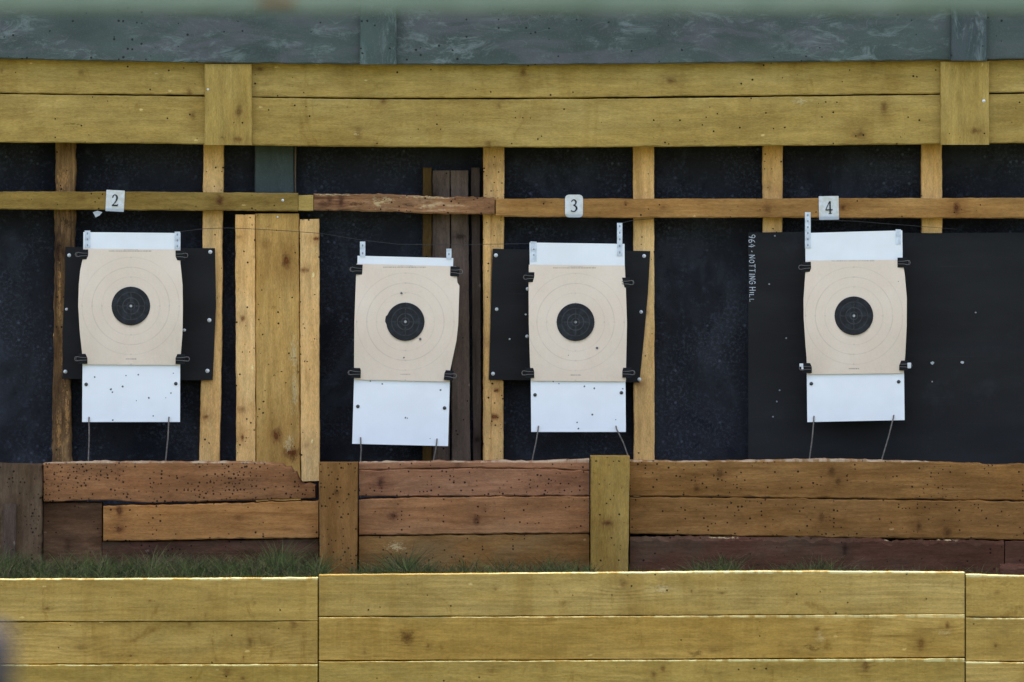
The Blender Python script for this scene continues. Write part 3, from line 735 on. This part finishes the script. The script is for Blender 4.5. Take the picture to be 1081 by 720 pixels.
# ---------------------------------------------------------------- green baffle boards above
GY = -.178
gb = thing('green_baffle', 'scuffed dark green painted boards above the yellow planks, dotted with bullet holes', 'baffle', (0, GY, 2.2))
plank('painted_board', gb, GY, .03, (-110, 398), [(-110, -20)], [(-110, 60), (0, 62), (200, 66), (398, 68)], seed=131, mat=paint(131, dens=.10, purple=.75), rough=.0008)
plank('painted_board', gb, GY, .03, (399, 1022), [(399, -20)], [(399, 68), (540, 68.5), (800, 66), (1022, 63)], seed=132, mat=paint(132, dens=.06, scuff=.6, purple=.7), rough=.0008)
plank('painted_board', gb, GY, .03, (1023, 1200), [(1023, -20)], [(1023, 63), (1200, 61)], seed=133, mat=paint(133, dens=.08), rough=.0008)
for j in range(7):
    plank('painted_board', gb, GY, .03, (-110, 1200), [(-110, -118 - 98 * j)], [(-110, -22 - 98 * j)], seed=136 + j, mat=paint(136 + j))
plank('painted_batten', gb, GY - .026, .024, (-20, 68), [(-20, 380)], [(-20, 418.5)], vertical=True, seed=134, mat=paint(134, (.066, .092, .078), .45, .12, .2))
plank('painted_batten', gb, GY - .026, .024, (-20, 64), [(-20, 1004)], [(-20, 1042)], vertical=True, seed=135, mat=paint(135, (.052, .072, .070), .55, .04, .3))

# near baffle, out of focus
NY = -10.5
nb = thing('overhead_baffle', 'blurred pale green painted overhead baffle cutting across the very top edge', 'baffle', (0, NY, 0))
def nbm(seed):
    N = NT('pale_green_paint'); b = N.noise(N.mp((seed, 0, seed), (3, 1, 6)), 2, 3)
    cc = N.mix(N.rng(b, .35, .7), (.125, .165, .125), (.17, .21, .16))
    p = N.noise(N.mp((seed, 2, 0)), 11, 2)
    cc = N.mix(N.rng(p, .66, .74, 0, .6), cc, (.11, .085, .05))
    return N.out(cc, .7)
plank('baffle_board', nb, NY, .04, (-560, 1640), [(0, -150)], [(-560, 11), (540, 11), (1640, 11)], seed=141, mat=nbm(1), chamfer=.004)
plank('rust_patch', nb, NY - .003, .0025, (273, 311), [(266, -3), (314, -3)], [(266, 6), (314, 5.5)], seed=142, mat=plain('rusty_patch', (.16, .095, .05), .8, 0, .3))
for q in (-545, 1600):
    plank('post', nb, NY + .045, .09, (-150, 1530), q - 30, q + 30, vertical=True, seed=143, kind='olive', dens=0)

# unseen canopy added over the target bay to keep the sun off it
ry = -1.145
rf = thing('bay_shade_blocker', 'unseen flat timber deck added to shade the target bay', 'shade blocker', (0, ry, 0))
V = []; F = []; box(V, F, -3.0, 3.0, ry, .34, 4.20, 4.26)
link('blocker_deck', mesh('blocker_deck', V, F, wood('grey', 150, dens=0)), rf)
for sx in (-2.35, 2.35):
    for yy in (ry + .02, .05):
        V = []; F = []; box(V, F, sx - .05, sx + .05, yy, yy + .1, 0, 4.198)
        link('post', mesh('post', V, F, wood('olive', 151 + sx, dens=0)), rf)
        
# ---------------------------------------------------------------- dark blurred pole near the firing line
pk = thing('dark_post', 'dark blurred post close to the camera at the bottom left corner', 'post', (0, 0, 0))
dY = -13.5
x0 = wx(-22, dY); zt = wz(655, dY)
V = []; F = []; prof = [(.030, 0), (.030, zt - .04), (.027, zt - .012), (.018, zt - .002), (.006, zt)]
for (r_, z_) in prof:
    for q in range(20):
        a = q * math.pi / 10; V.append((r_ * math.cos(a), r_ * math.sin(a), z_))
for i in range(4):
    for q in range(20):
        q2 = (q + 1) % 20; F.append((i * 20 + q, i * 20 + q2, i * 20 + 20 + q2, i * 20 + 20 + q))
F.append(tuple(range(80, 100)))
pk.location = (x0, dY, 0)
link('post_body', mesh('post_body', V, F, plain('dark_paint', (.018, .014, .020), .5), smooth=True), pk, (x0, dY, 0))

# ---------------------------------------------------------------- number tags
def numtag(px, py, w, h, num, label, rot, rounded, tint):
    Y = RY - .004
    k = PX * S(Y)
    t = thing('number_tag', label, 'number tag', (wx(px, Y), Y, wz(py, Y)), 'lane number tags on the rail')
    t.rotation_euler = (0, rot, 0)
    n = 8; V = []; F = []
    r_ = rounded; corners = []
    for (cx, cz, a0) in ((w / 2 - r_, h / 2 - r_, 0), (-w / 2 + r_, h / 2 - r_, 90), (-w / 2 + r_, -h / 2 + r_, 180), (w / 2 - r_, -h / 2 + r_, 270)):
        for q in range(4):
            a = math.radians(a0 + q * 30); corners.append(((cx + r_ * math.cos(a)) * k, (cz + r_ * math.sin(a)) * k))
    m_ = len(corners)
    for yy in (0, .0015):
        for (a, b) in corners: V.append((a, yy + .001 * math.sin(b * 150), b))
    F = [tuple(reversed(range(m_))), tuple(range(m_, 2 * m_))] + [(i, (i + 1) % m_, m_ + (i + 1) % m_, m_ + i) for i in range(m_)]
    N = NT('laminated_paper'); nn = N.noise(N.mp((px, 0, 0)), 70, 3); o3 = N.xyz()
    cc = N.mix(N.rng(nn, .35, .65), (.60, .58, .50), (.70, .70, .70))
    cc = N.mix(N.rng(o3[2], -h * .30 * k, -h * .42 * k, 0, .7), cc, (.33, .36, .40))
    cc = N.mix(N.rng(N.noise(N.mp((px, 0, 5)), 160, 2), .6, .7, 0, .4), cc, (.4, .38, .36))
    mt = N.out(cc, .3, N.bump(nn, .4, .003), .5)
    link('tag_plate', mesh('tag_plate', V, F, mt), t).location = (0, 0, 0)
    V = []; F = []
    H = h * .52; Wd = H * .55; ox, oz = -Wd / 2, -H / 2 + h * .02
    def st(pts, sm=True):
        pts = smooth_path(pts, 7) if sm else pts
        ribbon(V, F, [((ox + x * Wd) * k, (oz + z * H) * k, ww * k) for x, z, ww in pts])
    if num == '2':
        st([(.08, .72, .9), (.16, .90, 1.2), (.42, 1.0, 1.0), (.72, .90, 1.7), (.80, .70, 1.9), (.66, .45, 1.2), (.38, .22, .9), (.06, .03, .8)])
        st([(.02, .05, 1.5), (.92, .05, 1.6), (1.0, .2, .8)], False)
    elif num == '3':
        st([(.10, .80, .9), (.28, .96, 1.1), (.58, .97, 1.3), (.80, .80, 1.7), (.66, .60, 1.2), (.38, .53, .9)])
        st([(.38, .53, .9), (.72, .46, 1.4), (.90, .26, 1.9), (.68, .05, 1.3), (.35, 0, 1.0), (.04, .08, 1.5)])
    else:
        st([(.62, 1.0, .9), (.02, .30, .8)], False); st([(.0, .30, 1.2), (1.05, .30, 1.2)], False)
        st([(.68, 1.0, 1.7), (.68, .0, 1.5)], False); st([(.45, .0, .7), (.92, .0, .7)], False)
    link('numeral', mesh('numeral', V, F, M_ink), t).location = (0, -.0016, 0)
    return t
numtag(121.5, 212, 19.5, 22.5, '2', 'white paper tag with number 2 pinned on the rail above the leftmost target', .05, .6, 0)
numtag(606, 217.5, 19, 24, '3', 'rounded laminated tag with number 3 pinned on the middle of the rail', 0, 4, 0)
numtag(875, 219.5, 21, 25, '4', 'slightly creased paper tag with number 4 pinned on the rail above the rightmost target', -.02, .6, 0)
fl = slab_outline('plastic_flake', [(98, 224), (103, 222.5), (108, 224), (105, 227.5), (101, 229.5)], RY - .006, .001, M_flake)
tag(fl, 'small torn plastic flake hanging below the rail beside the number 2 tag', 'plastic scrap')

# ---------------------------------------------------------------- targets
BY = -.150
def clip(px, py, side, label, white=False, tilt=0.0, wl=6.8, fold=0.0):
    """binder clip; side -1: handles point left"""
    Y = BY - .004; k = PX
    t = thing('binder_clip', label, 'binder clip', (wx(px, Y), Y, wz(py, Y)), 'binder clips holding target cards')
    V = []; F = []
    hz = 5.2 * k
    prof = [(4.6 * k, -.0035), (4.6 * k, -.0020), (-3.2 * k, -.0100), (-4.0 * k, -.0095), (-4.0 * k, .0125), (-3.2 * k, .0125), (4.6 * k, .0075), (4.6 * k, .0090), (-4.4 * k, .0150), (-5.0 * k, .0140), (-5.0 * k, -.0115), (-4.4 * k, -.0125)]
    n = len(prof)
    for z_ in (-hz, hz):
        for (a, b) in prof: V.append((a * -side, b, z_))
    F = [(i, (i + 1) % n, n + (i + 1) % n, n + i) for i in range(n)]
    F += [(0, 1, 2, 11), (2, 3, 10, 11), (3, 4, 9, 10), (4, 5, 8, 9), (5, 6, 7, 8)]
    F += [tuple(n + i for i in f) for f in ((0, 1, 2, 11), (2, 3, 10, 11), (3, 4, 9, 10), (4, 5, 8, 9), (5, 6, 7, 8))]
    import bmesh
    me = mesh('clip_body', V, F, M_clip); bm = bmesh.new(); bm.from_mesh(me); bmesh.ops.recalc_face_normals(bm, faces=bm.faces); bm.to_mesh(me); bm.free()
    b = link('clip_body', me, t); b.location = (0, 0, 0)
    for (yy, yo, lr) in ((-.0055, -.016, 1.0), (.0110, .020, .92)):
        pts = []
        for (u, v) in ((4.0, -1.3), (-2, -1.5), (-(wl - 1) * lr, -2.2), (-wl * lr - 1.0, -2.0), (-wl * lr - 1.8, 0), (-wl * lr - 1.0, 2.0), (-(wl - 1) * lr, 2.2), (-2, 1.5), (4.0, 1.3)):
            f = min(1, max(0, (4.0 - u) / 8)) if u > -4 else 1
            pts.append((-side * u * k, yy + (yo - yy) * f, v * k))
        h = tube('clip_handle', pts, .0009, M_clipw, t); h.location = pts[0]
    if white:
        V = []; F = []
        if side < 0:
            box(V, F, -8.5 * k, -4.6 * k, -.0175, -.0145, 1.5 * k, 4.8 * k); box(V, F, -6.4 * k, -4.4 * k, -.0170, -.0140, -1.2 * k, 1.5 * k)
        else: box(V, F, 3.8 * k, 7.4 * k, -.0190, -.0150, -2.8 * k, 3.0 * k)
        wmesh = link('white_grip', mesh('white_grip', V, F, M_clipwhite), t); wmesh.location = (0, 0, 0)
    t.rotation_euler = (0, tilt, 0)
    return t

def target(which, board, paper, centre, rdisc, straps, tabs, screws, bholes, pholes, wires, hx, clips, seed, bowx, disc_notch=None, staples=()):
    Y = BY; k = PX * S(Y)
    cx = sum(p[0] for p in board) / 4; cy = sum(p[1] for p in board) / 4
    t = thing('target_board', f'white corrugated board hung {which}'.replace('hung on', 'hung as backing on'), 'target board', (wx(cx, Y), Y, wz(board[2][1], Y)), 'white backing boards of the targets')
    bd = slab_outline('backing_sheet', board, Y, .004, board_white(seed), t,
                      dots=[(x, y, r_) for x, y, r_ in bholes], dotmat=M_hole)
    for (x, y) in screws: bolt(t, x, y, Y - .0003, 1.9, 'screw', M_screw)
    for (x, y) in staples: bolt(t, x, y, Y - .0008, .8, 'rivet', M_holeg)
    for (x0, x1, y0, y1) in straps:    # perforated steel hanging strip
        kk = PX * S(Y - .002)
        V = []; F = []; fm_ = []
        hx0, hx1 = (x0 - (x0 + x1) / 2) * kk, (x1 - (x0 + x1) / 2) * kk
        nh = max(1, int((y1 - y0) / 6))
        box(V, F, hx0, hx1, 0, .0015, 0, (y1 - y0) * kk); fm_ = [0] * 6
        for q in range(nh):
            zc = (q + .5) * (y1 - y0) * kk / nh; b = len(V); rr_ = 1.3 * kk
            for a in range(10): V.append((rr_ * .7 * math.cos(a * math.pi / 5), -.0004, zc + rr_ * math.sin(a * math.pi / 5)))
            F.append(tuple(range(b, b + 10))); fm_.append(1)
        link('hanging_strip', mesh('hanging_strip', V, F, [M_steel, M_holeg], fm_), t, (wx((x0 + x1) / 2, Y - .002), Y - .002, wz(y1, Y - .002)))
    for (x0, x1, y0, y1) in tabs:
        slab_outline('tab', [(x0, y0), (x1, y0 + .3), (x1, y1), (x0, y1)], Y - .0015, .0012, M_steel, t)
    for (xa, ya, xb, yb) in wires:
        tube('stake_wire', [(wx(xa, Y - .002), Y - .002, wz(ya, Y)), (wx(xa + (xb - xa) * .04, Y), Y - .004, wz(ya + 3, Y)), (wx((xa + xb) / 2 + .6, Y), Y - .001, wz((ya + yb) / 2, Y)),
             (wx(xb, Y), Y + .004, wz(yb, Y)), (wx(xb + (xb - xa) * 1.1, Y), Y + .006, wz(yb + 48, Y))], .0019, M_wire, t)
    # card
    px, py = centre; PYY = Y - .004
    left, right, top, bot = paper      # left/right: [(py, px)], top/bot: [(px, py)]
    nx, ny = 26, 36
    V = []; F = []; kk = PX * S(PYY)
    def yb(u, v):   # card bows forward between the clips
        return -bowx * math.sin(math.pi * min(1, max(0, v))) * (abs(2 * u - 1) ** 1.6) - .0025 * math.sin(math.pi * v) - .0005 - .0022 * mnoise.noise(Vector((u * 2.3, v * 3.1, seed * 5)))* math.sin(math.pi * v)* (abs(2 * u - 1))
    y_t = min(p[1] for p in top); y_b = max(p[1] for p in bot)
    def P(u, v):
        yy = y_t + (y_b - y_t) * v
        xl, xr = lin(left, yy), lin(right, yy); X = xl + (xr - xl) * u
        yy2 = lin(top, X) + (lin(bot, X) - lin(top, X)) * v
        return X, yy2
    for j in range(ny + 1):
        for i in range(nx + 1):
            u, v = i / nx, j / ny; X, Yp = P(u, v)
            V.append(((X - px) * kk, yb(u, v), (py - Yp) * kk))
    for j in range(ny):
        for i in range(nx):
            a = j * (nx + 1) + i; F.append((a, a + nx + 1, a + nx + 2, a + 1))
    fmx = [0] * len(F)
    pc = thing('target_card', f'buff printed target card {which}', 'target card', (wx(px, PYY), PYY, wz(py, PYY)), 'buff cards with a round black aiming mark')
    for (x, y, r_) in pholes:
        b = len(V); u = .5
        rr = random.Random(int(x * 3 + y))
        for q in range(9):
            a = q * 2 * math.pi / 9; r2 = r_ * kk * rr.uniform(.8, 1.15)
            V.append(((x - px) * kk + r2 * math.cos(a), -.0065 if abs(x - px) < 40 else -.012, (py - y) * kk + r2 * math.sin(a)))
        F.append(tuple(range(b, b + 9))); fmx.append(1)
    ps = link('card_sheet', mesh('card_sheet', V, F, [paper_mat(seed, hx, pholes), M_hole], fmx, smooth=True), pc); ps.location = (0, 0, 0)
    V = []; F = []; n = 48
    V.append((0, 0, 0))
    for q in range(n):
        a = q * 2 * math.pi / n; r_ = rdisc * kk
        if disc_notch and abs(q - disc_notch) < 2: r_ *= 1.06
        V.append((r_ * math.cos(a), 0, r_ * math.sin(a)))
    # fan of triangles that follows the card's gentle bow
    V = [(x, -.0065 , z) for x, y, z in V]
    F = [(0, 1 + q, 1 + (q + 1) % n) for q in range(n)]
    bm_ = link('aiming_mark', mesh('aiming_mark', V, F, mark_mat(seed)), pc); bm_.location = (0, 0, 0)
    for c in clips: clip(*c[:3], c[3], *c[4:])
    return t

CL = lambda where, w: f'black binder clip at the {where} of the card {w}'
w1 = 'on the leftmost target'
target(w1, [(88, 245), (190.5, 246), (190, 445.5), (86.7, 445.5)],
       ([(262, 88), (273, 87.5), (285, 85), (300, 83.6), (323, 83), (350, 84.5), (370, 86.5), (385, 88)],
        [(262, 190.5), (273, 190), (285, 191.5), (300, 193), (325, 193.4), (350, 193), (368, 191.5), (385, 190)],
        [(83, 262.5), (194, 263.5)], [(83, 384.8), (194, 385.3)]),
       (138.3, 323), 20.4, [(89.3, 95.3, 243.4, 262), (184.3, 190.2, 244.6, 263)], [], [(91, 405.7), (185.6, 405)],
       [(100, 398, 1.0), (133, 396.5, .9), (146, 395.5, 1.0), (117, 411, 1.4), (118.7, 414, 1.1), (129.5, 408, 1.3), (183, 394, .8), (180.5, 415, .9), (157, 420, 1.2), (144, 423, .7), (175, 420, .6), (161.8, 439, .9), (119, 443.5, 1.2)],
       [(115.5, 317, 1.3)], [(94, 440, 93.2, 484), (178.4, 440, 175, 484)], (57.5, -55.5),
       [(88.5, 268.6, -1, CL('top left', w1)), (190, 269.6, 1, CL('top right', w1)), (87.7, 378.7, -1, CL('bottom left', w1)), (190, 379, 1, CL('bottom right', w1), False, 0, 8.5)],
       1.0, .016, None, [])
w2 = 'on the lowest, tilted target'
target(w2, [(377.5, 270), (478.5, 272.5), (473, 471), (371.8, 468.5)],
       ([(278, 376.5), (290, 376), (340, 374.3), (392, 373.8), (401, 375)], [(278, 481.5), (297, 483), (299, 485), (340, 483.8), (358, 482), (375, 478.5), (392, 475), (401, 474.5)],
        [(373, 278.3), (486, 281.3)], [(373, 400.6), (486, 403.2)]),
       (428, 339.6), 20.2, [(380, 385.6, 255, 271.5), (471.2, 476.6, 262.5, 274)], [], [(377.8, 429), (469.3, 430.7)],
       [(391, 402.3, .9), (403.5, 405.3, 1.1), (465, 411.7, 1.2), (428, 441, 1.2), (430, 441.5, .8), (454, 463, .6)],
       [(423.8, 309.5, 1.3), (443.6, 357.8, 1.4), (426.5, 377.5, .9)], [(380.7, 461.5, 380.6, 487), (461.3, 463, 457.3, 487)], (57, -55.2),
       [(378, 284.5, -1, CL('top left', w2), False, .04), (480, 286.5, 1, CL('top right', w2), False, .06), (376.2, 393.6, -1, CL('bottom left', w2), False, .04), (473.6, 396.2, 1, CL('bottom right', w2), False, .1)],
       2.0, .012, 23, [])
w3 = 'on the target below number 3'
target(w3, [(559, 256), (659.3, 257.5), (660.7, 456), (560.8, 456)],
       ([(279, 558.3), (300, 558), (340, 558.2), (385, 559.5), (402, 560.8)], [(279, 659.5), (300, 660.5), (340, 661.8), (380, 661), (402, 660.6)],
        [(557, 279.4), (663, 280.3)], [(557, 402), (663, 402.8)]),
       (607.6, 340), 20.0, [(651.4, 657, 235.3, 270)], [(560, 566.5, 254.8, 276)], [(564.8, 416.8), (656, 414.6)],
       [(584, 402.5, 1.0), (590, 405, .8), (617, 408, 1.2), (627.4, 410, 1.2), (625.2, 437.7, 1.2), (609.3, 446, 1.0), (610.6, 452.4, 1.2), (657.4, 410.4, .9), (650, 443, .7)],
       [(630.3, 367.3, 1.3), (600, 375, .5)], [(568.4, 449.5, 562, 485), (650.2, 449.5, 664, 484)], (56.8, -55.5),
       [(559.5, 292.6, -1, CL('top left', w3), False, 0, 5.2), (660.5, 298.3, 1, CL('top right', w3)), (559.3, 393.7, -1, CL('bottom left', w3)), (661.6, 393.4, 1, CL('bottom right', w3))],
       3.0, .010, None, [(563.5, 263), (563.5, 269)])
w4 = 'on the rightmost target'
target(w4, [(850, 246), (952.5, 243.2), (955, 443.5), (852.3, 445.6)],
       ([(275, 851), (295, 849.5), (315, 848), (335, 848.2), (365, 850.2), (395, 853)], [(275, 953), (290, 955), (315, 957), (345, 956.8), (375, 955.5), (395, 954)],
        [(846, 275.2), (958, 274.2)], [(846, 395.3), (958, 394)]),
       (901.3, 333.3), 20.4, [(849.8, 855.8, 224, 262)], [(945.5, 951, 242, 258)], [(856.5, 405), (948.7, 403)],
       [(948, 404, 1.0)], [(948, 297, .5)], [(859.3, 439, 854.5, 485), (943.5, 438, 931, 485)], (57.6, -55.5),
       [(851.5, 281.8, -1, CL('top left', w4), False, -.05), (952, 277.2, 1, CL('top right', w4)), (852.3, 388.5, -1, CL('bottom left', w4) + ', white-tipped', True), (953.8, 385.8, 1, CL('bottom right', w4) + ', white-tipped', True)],
       4.0, .014, None, [])
for o in list(sc.objects):
    if o.get('category') == 'target card': o['label'] = o['label']

# thin line strung behind the boards
def P3(x, y, Y): return (wx(x, Y), Y, wz(y, Y))
tw = tube('thin_line', [P3(190, 244.5, -.115), P3(215, 241.5, -.1155), P3(240, 240.6, -.115), P3(262, 241.5, -.115), P3(300, 243.5, -.116), P3(340, 246.5, -.116), P3(382, 253.5, -.12),
     P3(420, 257.8, -.12), P3(470, 258.5, -.12), P3(515, 257.8, -.12), P3(560, 257.2, -.12)], .0007, M_thin)
tag(tw, 'thin dark line strung behind the targets just below the rail', 'line')
tw2 = tube('thin_line', [P3(654, 236, -.125), P3(668, 232.6, -.115), P3(690, 230.8, -.105)], .0008, M_thin)
tag(tw2, 'short thin line tying the number 3 target strip up to the rail', 'line')
tw3 = tube('thin_line', [P3(856, 232, -.125), P3(900, 233.4, -.115), P3(940, 236.5, -.115), P3(1010, 242, -.075)], .0006, M_thin)
tag(tw3, 'thin dark line strung past the top of the number 4 target', 'line')

# ---------------------------------------------------------------- grass
V = []; F = []; fmi = []
G = random.Random(11)
def blade(x, y, z, h, w, mi, lean=1.0):
    a = G.uniform(0, math.pi); dx, dy = math.cos(a) * w / 2, math.sin(a) * w / 2
    lx, ly = G.gauss(0, .8) * h * lean, G.gauss(0, .35) * h * lean
    b = len(V)
    for (t, ww) in ((0, 1), (.4, .85), (.75, .55)):
        bx, by = lx * t * t, ly * t * t; zz = z + h * t * (1 - .18 * t * abs(lx) / (h + 1e-6))
        V.append((x + bx - dx * ww, y + by - dy * ww, zz)); V.append((x + bx + dx * ww, y + by + dy * ww, zz))
    V.append((x + lx, y + ly, z + h * .92))
    F.append((b, b + 1, b + 3, b + 2)); F.append((b + 2, b + 3, b + 5, b + 4)); F.append((b + 4, b + 5, b + 6))
    fmi.extend([mi] * 3)
def patch(px0, px1, hpx, n, soft=True, ymin=-.90, ymax=-.52):
    for _ in range(n):
        px = G.uniform(px0, px1); e = 1.0
        if soft: e = max(.15, math.sin(math.pi * (px - px0) / (px1 - px0)) ** .5)
        clump = .62 + .6 * max(0, mnoise.noise(Vector((px * .055, 1.3, 0)))) + .35 * mnoise.noise(Vector((px * .2, 4.3, 0)))
        Y = G.uniform(ymin, ymax); h = (hpx + 9) * PX * e * clump * G.uniform(.4, 1.15)
        blade(wx(px, Y), Y, .902 if px < 345 else .896, h, G.uniform(.0009, .0024), G.choices((0, 1, 2), (4, 3.6, 2.2))[0])
patch(-70, 345, 31, 5600, False)
patch(100, 230, 34, 700); patch(-20, 60, 30, 500)
patch(-70, 345, 14, 3500, False, -1.04, -.7)
patch(60, 140, 32, 400); patch(225, 262, 31, 250); patch(250, 338, 33, 700)
patch(372, 480, 30, 1100); patch(395, 440, 33, 350)
patch(370, 625, 22, 1900, False); patch(545, 640, 34, 800)
patch(665, 1100, 13, 1300, False); patch(715, 790, 31, 800); patch(812, 918, 29, 1000)
def gm(name, c): 
    N = NT(name); n = N.noise(N.mp(), 20, 2)
    return N.out(N.mix(N.rng(n, .3, .7), c, tuple(v * .6 for v in c)), .7, None, .2)
g = link('grass', mesh('grass', V, F, [gm('grass_green', (.085, .115, .026)), gm('grass_dark', (.045, .056, .016)), gm('grass_dry', (.14, .11, .050))], fmi))
tag(g, 'short dark green grass and weeds between fence and sleeper wall', 'grass', kind='stuff')

# ---------------------------------------------------------------- light
EL, AZ = 88.4, 14.0
sun = bpy.data.lights.new('sun', 'SUN'); sun.energy = 3.0; sun.angle = math.radians(.6); sun.color = (1.0, .95, .86)
so = bpy.data.objects.new('sun', sun); col.objects.link(so)
d = Vector((-math.sin(math.radians(AZ)) * math.cos(math.radians(EL)), -math.cos(math.radians(AZ)) * math.cos(math.radians(EL)), math.sin(math.radians(EL))))
so.rotation_euler = d.to_track_quat('Z', 'Y').to_euler(); so.location = (0, -5, 8)
w = bpy.data.worlds.new('World'); sc.world = w; w.use_nodes = True
nt = w.node_tree; sky = nt.nodes.new('ShaderNodeTexSky'); sky.sky_type = 'NISHITA'; sky.sun_disc = False
sky.dust_density = 3.5; sky.ozone_density = .8; sky.sun_elevation = math.radians(EL); sky.sun_rotation = math.radians(180 + AZ)
nt.links.new(sky.outputs[0], nt.nodes['Background'].inputs[0]); nt.nodes['Background'].inputs[1].default_value = .15

# ---------------------------------------------------------------- camera
cam = bpy.data.cameras.new('camera'); co = bpy.data.objects.new('camera', cam); col.objects.link(co); sc.camera = co
co.location = (0, -D, CZ); co.rotation_euler = (math.pi / 2, 0, 0)
cam.sensor_width = 36; W_ = 1081 * PX; cam.lens = 36 * D / W_
cam.shift_y = (1.5 - CZ) / W_
cam.clip_start = .5; cam.clip_end = 2000
cam.dof.use_dof = True; cam.dof.focus_distance = D - .2; cam.dof.aperture_fstop = 5.6
sc.view_settings.view_transform = 'Standard'; sc.view_settings.look = 'None'
sc.view_settings.exposure = 1.8; sc.view_settings.gamma = 1.0
sc.cycles.use_denoising = True
sc.cycles.max_bounces = 6
